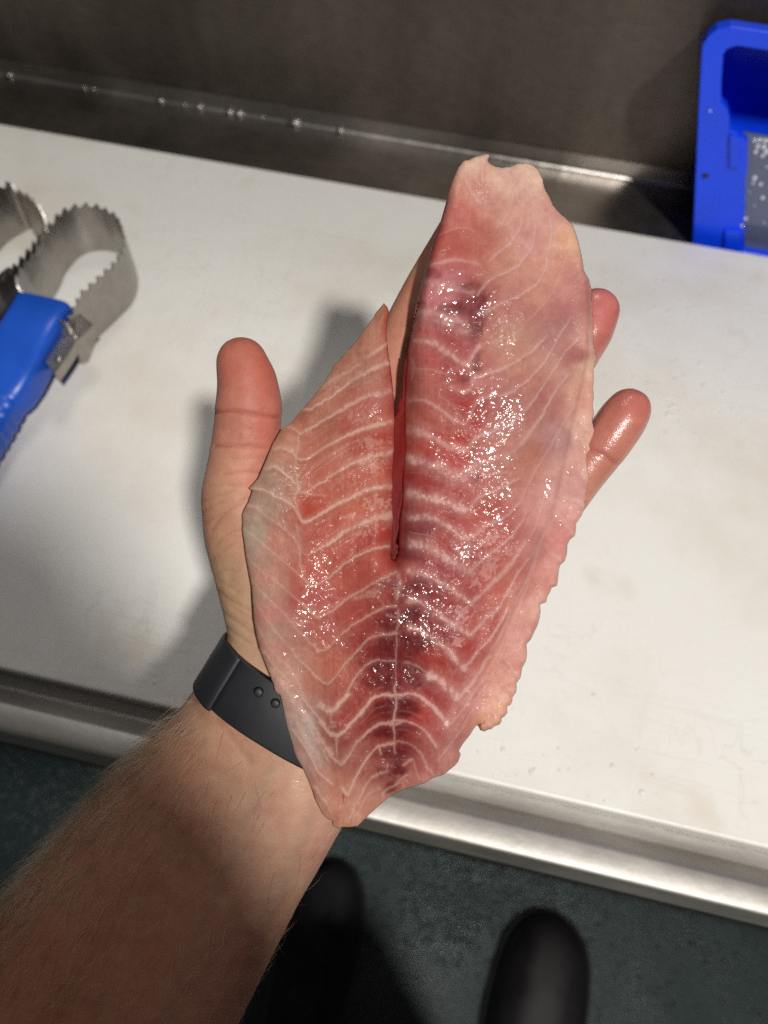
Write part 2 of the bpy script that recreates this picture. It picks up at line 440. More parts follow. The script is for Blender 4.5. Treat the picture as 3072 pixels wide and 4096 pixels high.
# screw hole and drops
q = bc((645, 1312)); bm = bmesh.new(); r = bmesh.ops.create_uvsphere(bm, u_segments=16, v_segments=8, radius=.0022)
for v in r['verts']: v.co = Vector((q[0], .5518, q[1])) + Vector((v.co.x * 1.2, v.co.y * .25, v.co.z))
add('screw', mesh_bm('screw', bm), M_band, binr)
bm = bmesh.new()
dp = [(1040, 1040, 9), (1080, 1035, 10), (1120, 1038, 9), (1145, 1040, 9), (1065, 1085, 11), (1050, 1130, 10), (1115, 1090, 12), (1135, 1130, 13), (1105, 1160, 10), (1040, 1340, 12), (1030, 1380, 7), (1090, 1390, 9), (1105, 1500, 10), (1075, 1940, 9), (970, 1665, 9), (940, 1722, 7), (1120, 1700, 5), (1140, 1250, 6), (685, 800, 5), (1040, 1560, 4), (1000, 1450, 4)]
for px, py, r_ in dp:
    q = bc((px, py), .5572 if px > 985 else .5505); rr = r_ * .00017
    r = bmesh.ops.create_icosphere(bm, subdivisions=2, radius=rr)
    for v in r['verts']: v.co = Vector((q[0], .5583 if px > 985 else .5516, q[1])) + Vector((v.co.x * random.uniform(.9, 1.1), v.co.y * .6, v.co.z * 1.15))
dr = add('water_drop', mesh_bm('water_drop', bm), M_water, pane); dr['kind'] = 'stuff'

# ------------------------------------------------------------------ shoes below the counter
def loft_shoe(name, toe, heel_dir, length, wmax, hmax, label, sm=None):
    sm = sm or M_shoe
    toe = np.array(toe); hd_ = np.array(heel_dir, float); hd_ /= np.linalg.norm(hd_); sd = np.array([hd_[1], -hd_[0], 0])
    prof = [(0, .10, .25), (.008, .42, .5), (.025, .70, .72), (.055, .90, .88), (.10, .97, .95), (.15, 1, 1.0), (.21, .9, 1.1), (.26, .78, 1.3), (.30, .72, 1.5)]
    v = []; f = []; n = 28
    for t, kw, kh in prof:
        c = toe + hd_ * t * length / .30
        for a in np.linspace(0, 2 * math.pi, n, endpoint=False):
            ca, sa = math.cos(a), math.sin(a)
            xx = math.copysign(abs(ca) ** .8, ca) * wmax * .5 * kw
            zz = hmax * kh * (max(sa, 0) ** .75) if sa > 0 else -.0 + sa * .002
            v.append(c + sd * xx + np.array([0, 0, .012 + zz]))
    for i in range(len(prof) - 1):
        for j in range(n): f.append((i * n + j, i * n + (j + 1) % n, (i + 1) * n + (j + 1) % n, (i + 1) * n + j))
    me = mesh_np('upper', v, f); bm = bmesh.new(); bm.from_mesh(me); bm.verts.ensure_lookup_table()
    bm.faces.new([bm.verts[j] for j in range(n)]); bm.faces.new([bm.verts[(len(prof) - 1) * n + j] for j in range(n)])
    root = empty(name, tuple(toe)); tag(root, label, 'shoe', 'shoes of the person at the counter')
    u = add('upper', mesh_bm('upper', bm), sm, root); ss = u.modifiers.new('s', 'SUBSURF'); ss.levels = ss.render_levels = 2
    v = []; f = []
    for t, kw, kh in prof:
        c = toe + hd_ * (t * length / .30 - .004)
        for sx, z in ((-1, 0), (1, 0), (1, .014), (-1, .014)): v.append(c + sd * sx * (wmax * .5 * kw + .004) + np.array([0, 0, z]))
    for i in range(len(prof) - 1):
        for j in range(4): f.append((i * 4 + j, i * 4 + (j + 1) % 4, (i + 1) * 4 + (j + 1) % 4, (i + 1) * 4 + j))
    so = add('sole', mesh_np('sole', v, f), M_sole, root, smooth=False)
    return root
FZ = -.88
t1 = onz(2240, 3655, FZ + .05); 
loft_shoe('shoe', (t1[0], t1[1], FZ + .001), (-.10, -1, 0), .30, .138, .06, 'black rounded shoe toe with a bright glint on the dark teal floor')
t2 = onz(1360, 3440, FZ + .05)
loft_shoe('shoe', (t2[0], t2[1], FZ + .001), (-.02, -1, 0), .30, .112, .06, 'dark shoe in shade on the floor right beside the bare forearm', M_shoe_shade)

# ------------------------------------------------------------------ person: left arm and hand
def sph(bm, c, r, seg=20):
    res = bmesh.ops.create_icosphere(bm, subdivisions=3, radius=r)
    for v in res['verts']: v.co += Vector(c)
    return res['verts']
def hull(bm, balls):
    t = bmesh.new()
    for px, py, dd, r in balls: sph(t, P(px, py, dd / 1000), r / 1000)
    res = bmesh.ops.convex_hull(t, input=t.verts)
    bmesh.ops.delete(t, geom=[x for x in res['geom_interior'] + res['geom_unused'] if isinstance(x, bmesh.types.BMVert)], context='VERTS')
    me = bpy.data.meshes.new('tmp'); t.to_mesh(me); t.free(); bm.from_mesh(me); bpy.data.meshes.remove(me)
def chain(bm, b):
    for i in range(len(b) - 1): hull(bm, [b[i], b[i + 1]])
bm = bmesh.new()
thumb = [(968, 1450, 268, 9.0), (990, 1530, 269, 10.6), (996, 1620, 270.5, 11.8), (990, 1720, 272, 11.9), (970, 1860, 274, 12.4), (962, 1985, 277, 14.2), (992, 2140, 280, 16.0), (1034, 2300, 282, 16.0), (1072, 2450, 284, 16.2), (1110, 2600, 285, 16.5)]
chain(bm, thumb)
chain(bm, [(1836, 930, 285, 8.2), (1729, 1130, 284, 9.1), (1655, 1275, 284, 9.5), (1585, 1440, 286, 10), (1530, 1620, 285, 11.5)])
chain(bm, [(2020, 900, 284, 8.0), (1930, 1150, 283, 9), (1850, 1350, 283, 9.5), (1740, 1640, 285, 11.5)])
chain(bm, [(2385, 1247, 281, 8.6), (2350, 1325, 281, 9.3), (2290, 1420, 282, 9.5), (2160, 1610, 284, 9.9), (1940, 1840, 286, 11.5)])
chain(bm, [(2514, 1642, 274, 8.1), (2487, 1682, 274, 8.9), (2440, 1748, 275, 9.0), (2330, 1882, 278, 9.2), (2200, 2040, 282, 9.9), (2060, 2180, 286, 11.5)])
pal = [(1530, 1640, 286, 12), (1740, 1660, 287, 12), (1930, 1860, 288, 12), (2050, 2190, 288, 12), (1620, 2560, 288, 15), (1090, 2500, 287, 15), (1010, 2180, 284, 13)]
hull(bm, pal)
hull(bm, [(1090, 2560, 286, 16), (1610, 2560, 288, 14), (1032, 2750, 287, 18.6), (1280, 2890, 287, 19)])
wr = [(1032, 2745, 287, 19), (1245, 2880, 287, 19.5)]
def st_(cx_, cy_, dep, wd, t, nx=.8, ny=.6):
    off = (wd - t) / 2 / dep * F / 1.0
    return [(cx_ - nx * off, cy_ - ny * off, dep, t / 2), (cx_ + nx * off, cy_ + ny * off, dep, t / 2)]
S = [wr, st_(1024, 3100, 290, 76, 46), st_(820, 3370, 293, 85, 60), st_(520, 3810, 288, 97, 74), st_(180, 4280, 282, 100, 80), st_(-200, 4800, 276, 96, 80)]
for i in range(len(S) - 1): hull(bm, S[i] + S[i + 1])
tmp = bpy.data.objects.new('tmp', mesh_bm('tmp', bm)); col.objects.link(tmp)
md = tmp.modifiers.new('r', 'REMESH'); md.mode = 'VOXEL'; md.voxel_size = .0011
md = tmp.modifiers.new('s', 'SMOOTH'); md.factor = .5; md.iterations = 14
dg = bpy.context.evaluated_depsgraph_get()
arm_me = bpy.data.meshes.new_from_object(tmp.evaluated_get(dg)); bpy.data.objects.remove(tmp)
nv = len(arm_me.vertices); co = np.zeros(nv * 3, np.float32); arm_me.vertices.foreach_get('co', co); co = co.reshape(-1, 3).astype(float)
cc = (co - CAM) @ R                      # camera coordinates
apx = cc[:, 0] / cc[:, 2] * F + 1536; apy = cc[:, 1] / cc[:, 2] * F + 2048
nrm = np.zeros(nv * 3, np.float32); arm_me.vertices.foreach_get('normal', nrm); nrm = nrm.reshape(-1, 3)
facing = -(nrm @ R)[:, 2]

def seg_dist(x, y, pl):
    """distance to polyline, and parameter 0..1 along it"""
    best = np.full(x.shape, 1e9); tt = np.zeros(x.shape); pl = np.asarray(pl, float)
    sl = np.r_[0, np.cumsum(np.linalg.norm(np.diff(pl, axis=0), axis=1))]; tot = sl[-1] + 1e-9
    for i in range(len(pl) - 1):
        a = pl[i]; dv = pl[i + 1] - a; l2 = dv @ dv + 1e-9
        t = np.clip(((x - a[0]) * dv[0] + (y - a[1]) * dv[1]) / l2, 0, 1)
        dd = np.hypot(x - a[0] - t * dv[0], y - a[1] - t * dv[1])
        m = dd < best; best[m] = dd[m]; tt[m] = (sl[i] + t[m] * math.sqrt(l2)) / tot
    return best, tt
def H8(p): return (700 + p[0] * .8368, 1250 + p[1] * .8368)
creases = [([H8(p) for p in [(190, 478), (280, 472), (380, 488), (470, 497), (515, 497)]], 7, 1.0), ([H8(p) for p in [(190, 640), (300, 640), (440, 645)]], 7, .8),
           ([H8(p) for p in [(230, 775), (330, 765), (430, 768)]], 6, .6), ([H8(p) for p in [(160, 830), (250, 825), (360, 835)]], 5, .35),
           ([H8(p) for p in [(130, 905), (200, 880), (280, 850)]], 5, .35), ([H8(p) for p in [(175, 1040), (230, 970), (310, 910), (350, 890)]], 6, .6),
           ([H8(p) for p in [(190, 1120), (250, 1060), (310, 1040)]], 5, .35), ([H8(p) for p in [(205, 1330), (270, 1380), (350, 1420)]], 6, .5),
           ([H8(p) for p in [(215, 1420), (290, 1480), (390, 1545)]], 6, .45), ([H8(p) for p in [(205, 1280), (260, 1310), (310, 1340)]], 4, .3),
           ([(2480, 1868), (2440, 1838), (2395, 1812), (2350, 1795)], 8, .9), ([(880, 2880), (940, 2960), (1000, 3050)], 16, .5), ([(930, 2900), (1000, 2985)], 12, .35)]
for pts_, wd_, s_ in (([(125, 960), (170, 930), (230, 905)], 5, .4), ([(140, 1010), (200, 975), (260, 945)], 4, .4), ([(230, 1140), (290, 1090), (330, 1070)], 4, .4), ([(170, 1190), (215, 1150), (270, 1110)], 4, .35), ([(195, 1250), (240, 1230), (300, 1240)], 4, .3),
                     ([(240, 1500), (300, 1545), (360, 1585)], 5, .5), ([(250, 690), (340, 700), (430, 690)], 3, .3), ([(210, 560), (300, 555), (420, 570)], 3, .25), ([(240, 1380), (320, 1440), (380, 1480)], 4, .35), ([(300, 520), (310, 580), (305, 640)], 3, .25), ([(360, 510), (365, 570), (350, 630)], 3, .25)):
    creases.append(([H8(p) for p in pts_], wd_, s_))
disp = np.zeros(nv); crease = np.zeros(nv)
front = smooth01(facing, .05, .3)
for pl, wd, s in creases:
    dd, _ = seg_dist(apx, apy, catmull(pl, 4)); e = np.exp(-(dd / wd) ** 2) * s
    crease = np.maximum(crease, e * front)
disp -= crease * .0008
disp += (fbm(apx / 120, apy / 120, 3) - .5) * .0008 * front
co += nrm * disp[:, None]
arm_me.vertices.foreach_set('co', co.astype(np.float32).ravel())
# skin colour: redder finger pads, yellow-pale heel of the hand, tanned forearm
skin_pts = [(968, 1400, (196, 108, 88)), (1060, 1500, (205, 108, 88)), (950, 1600, (204, 122, 100)), (1080, 1700, (212, 118, 98)), (900, 1700, (200, 126, 104)), (900, 1850, (196, 138, 110)), (1030, 1900, (204, 128, 104)), (860, 2000, (186, 138, 108)),
            (950, 2150, (190, 140, 110)), (900, 2250, (182, 140, 108)), (950, 2350, (185, 145, 112)), (960, 2480, (188, 150, 118)), (1030, 2560, (192, 150, 120)), (1000, 3000, (198, 148, 116)), (1200, 3100, (208, 160, 132)), (1300, 3400, (205, 152, 130)), (1150, 3400, (208, 156, 126)),
            (700, 3300, (186, 130, 100)), (400, 3500, (182, 124, 94)), (600, 3800, (180, 120, 92)), (900, 3900, (184, 122, 100)), (100, 3900, (176, 114, 84)),
            (1700, 1000, (190, 128, 102)), (1600, 1300, (192, 128, 102)), (1550, 1700, (190, 110, 90)), (2440, 1220, (196, 104, 98)), (2400, 1400, (194, 108, 98)), (2560, 1600, (192, 102, 90)), (2480, 1750, (196, 116, 98)), (2360, 1950, (198, 130, 108)), (2400, 1700, (188, 110, 92))]
def idw(x, y, pts, pw=2.6, k=60.0):
    acc = np.zeros((len(x), 3)); ws = np.zeros(len(x))
    for px, py, c in pts:
        d2 = (x - px) ** 2 + (y - py) ** 2 + k * k; ww = d2 ** (-pw / 2 * 1.4)
        acc += ww[:, None] * srgb(c); ws += ww
    return acc / ws[:, None]
ac = idw(apx, apy, skin_pts)
bl = fbm(apx / 60, apy / 60, 11)
bl2 = fbm(apx / 24, apy / 24, 13, 3)
ac *= (1 + (bl - .5)[:, None] * np.array([.14, .40, .36])) * (1 + (bl2 - .5)[:, None] * np.array([.06, .18, .16]))
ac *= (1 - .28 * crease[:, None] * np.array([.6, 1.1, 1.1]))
# veins, faint and bluish, inside the forearm
for pl in ([(1100, 3050), (1000, 3250), (900, 3500), (760, 3800), (640, 4090)], [(1250, 3250), (1150, 3500), (1050, 3700), (980, 4000)]):
    dd, _ = seg_dist(apx, apy, catmull(pl, 4)); e = np.exp(-(dd / 28) ** 2) * .12 * front
    ac *= 1 - e[:, None] * np.array([1.0, .5, .3])
al = ac @ np.array([.3, .55, .15]); ac = (ac * .90 + al[:, None] * .10) * .94
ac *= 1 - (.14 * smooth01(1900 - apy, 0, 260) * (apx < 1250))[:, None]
def set_col(me, name, c):
    a = me.color_attributes.new(name, 'FLOAT_COLOR', 'POINT')
    a.data.foreach_set('color', np.c_[c, np.ones(len(c))].astype(np.float32).ravel())
def set_f(me, name, x):
    a = me.attributes.new(name, 'FLOAT', 'POINT'); a.data.foreach_set('value', np.asarray(x, np.float32))
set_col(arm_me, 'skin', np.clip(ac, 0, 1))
wetf = np.maximum.reduce([smooth01(apx, 2300, 2380) * (.35 + .8 * fbm(apx / 40, apy / 40, 91, 3)), np.exp(-(((apx - 1180) / 60) ** 2 + ((apy - 3130) / 60) ** 2)) * .8])
set_f(arm_me, 'wet', wetf)
M_skin, nt, b = mat('skin')
at = node(nt, 'ShaderNodeAttribute', _attribute_name='skin'); aw = node(nt, 'ShaderNodeAttribute', _attribute_name='wet')
n1 = noise_tex(nt, 700, 4, .6); n2 = noise_tex(nt, 220, 4, .6)
mx = nt.nodes.new('ShaderNodeMix'); mx.data_type = 'RGBA'; mx.blend_type = 'MULTIPLY'; mx.inputs['Factor'].default_value = 1
r2 = ramp(nt, n2.outputs['Fac'], [(.3, (.93, .89, .89)), (.65, (1.0, 1.0, 1.0))])
nt.links.new(at.outputs['Color'], mx.inputs['A']); nt.links.new(r2.outputs['Color'], mx.inputs['B'])
nt.links.new(mx.outputs['Result'], b.inputs['Base Color'])
vo = node(nt, 'ShaderNodeTexVoronoi'); vo.inputs['Scale'].default_value = 1100; vo.feature = 'DISTANCE_TO_EDGE'
tc = nt.nodes.new('ShaderNodeTexCoord'); nt.links.new(tc.outputs['Object'], vo.inputs['Vector'])
bp = bump(nt, n1.outputs['Fac'], .35, .0004); bp = bump(nt, vo.outputs['Distance'], .25, .0003, bp)
nt.links.new(bp.outputs['Normal'], b.inputs['Normal']); nt.links.new(bp.outputs['Normal'], b.inputs['Coat Normal'])
b.inputs['Roughness'].default_value = .5; b.inputs['Specular IOR Level'].default_value = .27
b.inputs['Subsurface Weight'].default_value = .25; b.inputs['Subsurface Radius'].default_value = (1, .35, .2); b.inputs['Subsurface Scale'].default_value = .0035
nt.links.new(aw.outputs['Fac'], b.inputs['Coat Weight']); b.inputs['Coat Roughness'].default_value = .2
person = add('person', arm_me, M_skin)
tag(person, 'bare left arm and open palm-up hand holding the raw fillet', 'person')

# arm hair: thin tapered strands rooted on the forearm skin
def hair_mesh(n):
    ax = np.array([-.6, .8]); a_ = apx * ax[0] + apy * ax[1]; n_ = apx * .8 + apy * .6
    left = np.interp(a_, [1600, 1900, 2300, 2800, 3400], [2260, 2215, 2180, 2135, 2110]); right = np.interp(a_, [1600, 1830, 2300, 2800, 3400], [3050, 3096, 3150, 3250, 3290])
    u = (n_ - left) / (right - left)
    # density: dense on the outer (left) side, thin across, a few on the right edge
    dens = np.where((a_ > 1690) & (facing > -.55), np.exp(-np.clip(u, 0, 1) / .16) + .02, 0)
    dens *= smooth01(a_, 1690, 2050)
    dens += np.where((u > .93) & (a_ > 2250), .10, 0) * (facing > -.4)
    dens *= (apx > -250) & (apy < 4400)
    pr = dens / dens.sum()
    idx = rng.choice(nv, n, p=pr)
    V = []; Fc = []; base = 0
    for i in idx:
        p = co[i]; nn = nrm[i] / np.linalg.norm(nrm[i])
        uu = u[i]
        im = np.array([-.62, .55, -.10]) if uu < .5 else np.array([.5, -.3, -.2])
        if .18 < uu < .9: im = np.array([-.55, .80, 0]) 
        im = im + rng.normal(0, .28, 3)
        dv = R @ im; dv = dv - nn * (dv @ nn); dv /= np.linalg.norm(dv) + 1e-9
        ln = rng.uniform(.008, .023) if uu < .9 else rng.uniform(.004, .009)
        lift = rng.uniform(.25, .75); side = np.cross(nn, dv); cur = rng.normal(0, .45); g_ = rng.uniform(.3, .9)
        r0 = rng.uniform(.000045, .00007)
        K = 6
        for k in range(K):
            t = k / (K - 1)
            q = p + dv * ln * t + nn * (lift * ln * t - lift * g_ * ln * t * t) * .9 + side * cur * ln * t * t * .6
            rr = r0 * (1 - .85 * t)
            for m in range(3):
                an = 2 * math.pi * m / 3; V.append(q + (nn * math.cos(an) + side * math.sin(an)) * rr)
        for k in range(K - 1):
            for m in range(3):
                a = base + 3 * k + m; b2 = base + 3 * k + (m + 1) % 3
                Fc.append((a, b2, b2 + 3, a + 3))
        base += 3 * K
    return mesh_np('arm_hair', V, Fc)
M_hair, nt, b = mat('hair_blond')
n1 = noise_tex(nt, 60, 2); cr = ramp(nt, n1.outputs['Fac'], [(.35, (.34, .23, .15)), (.65, (.62, .50, .38))]); nt.links.new(cr.outputs['Color'], b.inputs['Base Color'])
b.inputs['Roughness'].default_value = .35
hair = add('arm_hair', hair_mesh(2600), M_hair, person); hair['kind'] = 'stuff'

# ------------------------------------------------------------------ wristband
band = empty('wristband', tuple(P(1125, 2805, .287)))
tag(band, 'charcoal rubber wristband with round pegs worn on the wrist beside the fillet', 'wristband')
bx = R @ np.array([.85, .52, .0]); ba = R @ np.array([-.52, .85, 0.03]); bx /= np.linalg.norm(bx); ba -= bx * (ba @ bx); ba /= np.linalg.norm(ba); bz = np.cross(bx, ba)
if bz @ (R @ np.array([0, 0, 1.])) > 0: bz = -bz     # bz points to the camera
BC = P(1152, 2810, .2875)
def band_pt(th, s, off, A=.0298, B=.0222, e=2.5):
    ca, sa = math.cos(th), math.sin(th)
    x = math.copysign(abs(ca) ** (2 / e), ca) * (A + off); z = math.copysign(abs(sa) ** (2 / e), sa) * (B + off)
    return BC + bx * x + bz * z + ba * s
def strap(name, th0, th1, n, w2, t0, t1, parent, closed=False):
    # rounded-rectangle section (s across the width, off outwards)
    sec = []
    rr = min((t1 - t0) * .48, .001)
    for cs, co_, a0 in ((w2 - rr, t1 - rr, 0), (-(w2 - rr), t1 - rr, 90), (-(w2 - rr), t0 + rr, 180), (w2 - rr, t0 + rr, 270)):
        for k in range(5):
            a = math.radians(a0 + 90 * k / 4); sec.append((cs + rr * math.cos(a), co_ + rr * math.sin(a)))
    m = len(sec); v = []; f = []
    ths = np.linspace(th0, th1, n + (0 if closed else 1), endpoint=not closed)
    for i, th in enumerate(ths):
        kk = 1.0
        if not closed:
            e = min(i, len(ths) - 1 - i); kk = [.35, .75, .95][e] if e < 3 else 1
        for s, o in sec:
            om = (t0 + t1) / 2; v.append(band_pt(th, s * (1 if closed else (1 - .04 * (1 - kk))), om + (o - om) * kk))
    q = len(ths)
    for i in range(q if closed else q - 1):
        for j in range(m): f.append((i * m + j, i * m + (j + 1) % m, ((i + 1) % q) * m + (j + 1) % m, ((i + 1) % q) * m + j))
    me = mesh_np(name, v, f); bm = bmesh.new(); bm.from_mesh(me); bm.verts.ensure_lookup_table()
    if not closed:
        bm.faces.new([bm.verts[j] for j in range(m)]); bm.faces.new([bm.verts[(q - 1) * m + j] for j in range(m)])
    return add(name, mesh_bm(name, bm), M_band, parent)
st1 = strap('strap', 0, 2 * math.pi, 160, .0106, -.0004, .0018, band, True)
st2 = strap('strap_overlap', math.radians(128), math.radians(262), 70, .0109, .0019, .0040, band)
for px, py in [(1036, 2768), (1103, 2812)]:
    c0 = P(px, py, .2632); c1 = c0 + bz * .0016 
    bm = bmesh.new()
    rings = [(.0016, -.004), (.0016, .0008), (.00145, .0013), (.0009, .0015)]
    prev = None
    for r_, h in rings:
        cur = [bm.verts.new(c0 + bz * h + (bx * math.cos(a) + ba * math.sin(a)) * r_) for a in np.linspace(0, 2 * math.pi, 24, endpoint=False)]
        if prev:
            for j in range(24): bm.faces.new((prev[j], prev[(j + 1) % 24], cur[(j + 1) % 24], cur[j]))
        prev = cur
    bm.faces.new(prev)
    add('peg', mesh_bm('peg', bm), M_band, band)

# ------------------------------------------------------------------ fish fillet
SC = 760 / 1659
CR = {'A': (940, 1200), 'B': (940, 1900), 'C': (940, 2600), 'D': (1640, 560), 'E': (1640, 1260), 'F': (1640, 1960), 'G': (1540, 2600)}
def q(c, *pts): return [(CR[c][0] + x * SC, CR[c][1] + y * SC) for x, y in pts]

left_edge = q('A', (1300, 25), (1265, 70), (1230, 110), (1200, 165), (1170, 200), (1110, 285), (1050, 370), (1010, 415), (980, 440), (920, 510), (860, 570), (840, 620), (790, 700), (740, 770), (640, 890), (580, 960), (490, 1070), (410, 1120), (330, 1250), (270, 1400), (200, 1560), (120, 1645)) \
    + q('B', (150, 140), (118, 235), (85, 290), (62, 350), (66, 430), (62, 480), (80, 600), (95, 720), (125, 880), (145, 980), (155, 1130), (165, 1280), (190, 1420), (225, 1560)) \
    + q('C', (240, 60), (290, 190), (335, 300), (345, 360), (395, 400), (420, 520), (450, 660), (480, 780), (510, 880), (540, 950), (590, 1030), (625, 1110), (670, 1210), (710, 1330), (760, 1430), (800, 1470), (845, 1490), (850, 1530), (900, 1560), (940, 1545), (980, 1550), (1070, 1540), (1120, 1490), (1180, 1430), (1280, 1340), (1370, 1265), (1500, 1210)) \
    + q('G', (340, 1165), (430, 1112), (510, 1090), (560, 1050), (610, 1010), (640, 975), (662, 910), (645, 880), (680, 820), (720, 770), (750, 730), (775, 690), (800, 655))
fringe = q('G', (815, 665), (830, 700), (870, 712), (900, 695), (930, 690), (960, 665), (1000, 650), (1018, 625), (1018, 595), (1045, 580), (1070, 545), (1065, 495), (1100, 475), (1113, 445), (1112, 415), (1145, 370), (1150, 330), (1148, 290), (1185, 240), (1192, 195), (1198, 155), (1230, 100), (1240, 50)) \
    + q('F', (1022, 1440), (1018, 1345), (1060, 1300), (1085, 1240), (1112, 1190), (1132, 1120), (1142, 1060), (1135, 1000), (1190, 980), (1200, 930), (1225, 890), (1235, 855), (1285, 835), (1292, 780), (1300, 700), (1310, 660), (1352, 620), (1370, 560), (1375, 480), (1395, 435), (1440, 400), (1450, 350), (1450, 295), (1500, 220), (1528, 150), (1530, 80)) \
    + q('E', (1540, 1528), (1555, 1450), (1578, 1370), (1575, 1310), (1600, 1220), (1590, 1130), (1612, 1070), (1608, 1000), (1590, 920), (1608, 860), (1596, 800), (1605, 700), (1598, 640), (1605, 580), (1602, 500), (1612, 430), (1622, 370), (1612, 300), (1600, 240)) \
    + q('D', (1605, 1690), (1600, 1580), (1592, 1480), (1585, 1300), (1560, 1210), (1530, 1160), (1518, 1130))
right_top = q('D', (1500, 1010), (1470, 880), (1430, 760), (1400, 720), (1370, 690), (1300, 630), (1250, 570), (1220, 500), (1190, 450), (1168, 400), (1160, 340), (1125, 270), (1095, 235), (1060, 213), (1010, 200), (940, 205), (870, 235), (800, 240), (740, 230), (690, 200), (680, 175), (698, 140), (685, 122), (640, 125), (560, 150), (510, 175), (470, 180), (420, 240), (370, 350), (330, 460), (310, 560), (260, 730), (200, 900), (150, 1060), (110, 1200), (70, 1350), (40, 1500), (20, 1640))
slit = q('A', (1595, 30), (1560, 200), (1530, 340), (1510, 450), (1490, 650), (1480, 850), (1475, 1000), (1480, 1150), (1480, 1300), (1475, 1400), (1460, 1600)) \
    + q('B', (1465, 130), (1450, 300), (1430, 450), (1425, 600), (1428, 655), (1412, 715), (1392, 752), (1372, 738), (1362, 690), (1375, 560), (1382, 400), (1376, 200)) \
    + q('A', (1378, 1620), (1376, 1500), (1390, 1300), (1395, 1050), (1388, 880), (1372, 700), (1360, 600), (1338, 450), (1322, 300), (1328, 200), (1348, 112), (1335, 70))
seam = q('D', (1520, 1150), (1535, 1300), (1545, 1500)) + q('E', (1540, 150), (1533, 380), (1510, 500), (1480, 650), (1440, 800), (1400, 950), (1370, 1100), (1320, 1350), (1270, 1560)) + q('F', (1210, 230), (1130, 420), (1050, 640), (950, 870), (850, 1090), (700, 1370), (600, 1540)) + q('G', (770, 440), (700, 560), (640, 690))
outline = left_edge + fringe + right_top + slit

# fascia lines: (crop, points, width at start, width at end in crop px, strength)
LN = []
def ln(c, pts, w0, w1, s): LN.append((q(c, *pts), w0 * SC, w1 * SC, s))
ln('A', [(1325, 385), (1230, 450), (1150, 500)], 22, 10, .5)
ln('A', [(1350, 545), (1240, 590), (1130, 640), (1010, 710), (930, 780), (860, 835), (760, 890), (660, 950), (590, 962)], 26, 5, .72)
ln('A', [(1080, 565), (960, 640), (880, 690), (760, 765)], 18, 30, .40)
ln('A', [(1360, 800), (1250, 815), (1150, 840), (1050, 890), (950, 945), (850, 1005), (740, 1070), (640, 1130), (570, 1165)], 32, 6, .62)
ln('A', [(575, 1165), (530, 1130), (460, 1105), (415, 1118)], 6, 14, .5)
ln('A', [(1395, 1060), (1280, 1080), (1180, 1105), (1080, 1140), (980, 1180), (880, 1235), (780, 1295), (680, 1355), (590, 1395), (545, 1390)], 28, 6, .72)
ln('A', [(540, 1385), (500, 1330), (430, 1290), (345, 1300)], 12, 20, .6)
ln('A', [(1385, 1320), (1290, 1345), (1180, 1370), (1080, 1405), (980, 1450), (880, 1510), (780, 1575), (690, 1630)], 36, 6, .72)
ln('B', [(690, 100), (640, 140), (570, 150), (545, 140)], 8, 10, .5); ln('B', [(560, 150), (680, 170), (790, 180)], 14, 8, .35)
ln('A', [(555, 1190), (545, 1300), (530, 1400), (525, 1480), (545, 1560), (555, 1650)], 6, 14, .5)
ln('B', [(550, 130), (520, 200), (540, 290), (570, 370), (590, 400)], 12, 10, .5)
ln('A', [(270, 1470), (350, 1458), (420, 1500), (480, 1550), (525, 1600)], 20, 12, .68)
ln('A', [(1000, 1260), (850, 1350), (720, 1440), (600, 1540)], 5, 4, .3); ln('A', [(960, 1315), (800, 1430), (700, 1500)], 4, 4, .28); ln('A', [(960, 1540), (830, 1650)], 5, 4, .25)
ln('A', [(860, 1100), (740, 1180), (640, 1250)], 4, 3, .15)
ln('B', [(1375, 100), (1290, 100), (1180, 120), (1080, 160), (980, 210), (880, 260), (790, 310), (700, 370), (630, 410), (580, 405)], 28, 10, .75)
ln('B', [(130, 122), (220, 125), (300, 150), (370, 195), (430, 220), (490, 260), (530, 310), (560, 370), (585, 405)], 10, 12, .65)
ln('B', [(1385, 350), (1290, 365), (1180, 400), (1080, 430), (980, 480), (900, 540), (820, 600), (740, 645), (650, 690)], 40, 6, .78)
ln('B', [(650, 690), (600, 690), (565, 640), (555, 540), (530, 440)], 6, 12, .4)
ln('B', [(100, 265), (170, 275), (230, 330), (300, 380), (380, 430), (450, 490), (520, 560), (550, 610)], 9, 7, .55); ln('B', [(180, 275), (250, 265)], 8, 3, .4)
ln('B', [(1340, 620), (1230, 640), (1130, 675), (1040, 720), (950, 780), (880, 845), (800, 910), (730, 955), (680, 972)], 20, 8, .6)
ln('B', [(680, 972), (630, 935), (590, 880), (570, 790), (555, 620)], 10, 14, .45)
ln('B', [(70, 470), (130, 510), (200, 570), (270, 630), (350, 690), (430, 760), (520, 840), (590, 900), (640, 950)], 6, 6, .42)
ln('B', [(1400, 850), (1300, 900), (1200, 950), (1100, 1010), (1010, 1060), (940, 1110), (880, 1160), (800, 1215), (730, 1250)], 18, 10, .5)
ln('B', [(1230, 1010), (1130, 1050), (1050, 1075)], 40, 26, .45)
ln('B', [(730, 1250), (690, 1215), (640, 1170), (590, 1130)], 10, 14, .5)
ln('B', [(95, 680), (150, 760), (240, 850), (340, 920), (430, 990), (510, 1060), (590, 1140), (680, 1220)], 5, 7, .38)
ln('B', [(1400, 1140), (1300, 1160), (1200, 1210), (1100, 1270), (1000, 1330), (920, 1400), (850, 1470), (790, 1525), (735, 1532)], 20, 8, .52)
ln('B', [(730, 1545), (715, 1520), (690, 1480)], 12, 10, .5)
ln('B', [(140, 900), (220, 1010), (320, 1110), (420, 1200), (520, 1320), (620, 1430), (720, 1530)], 5, 8, .38)
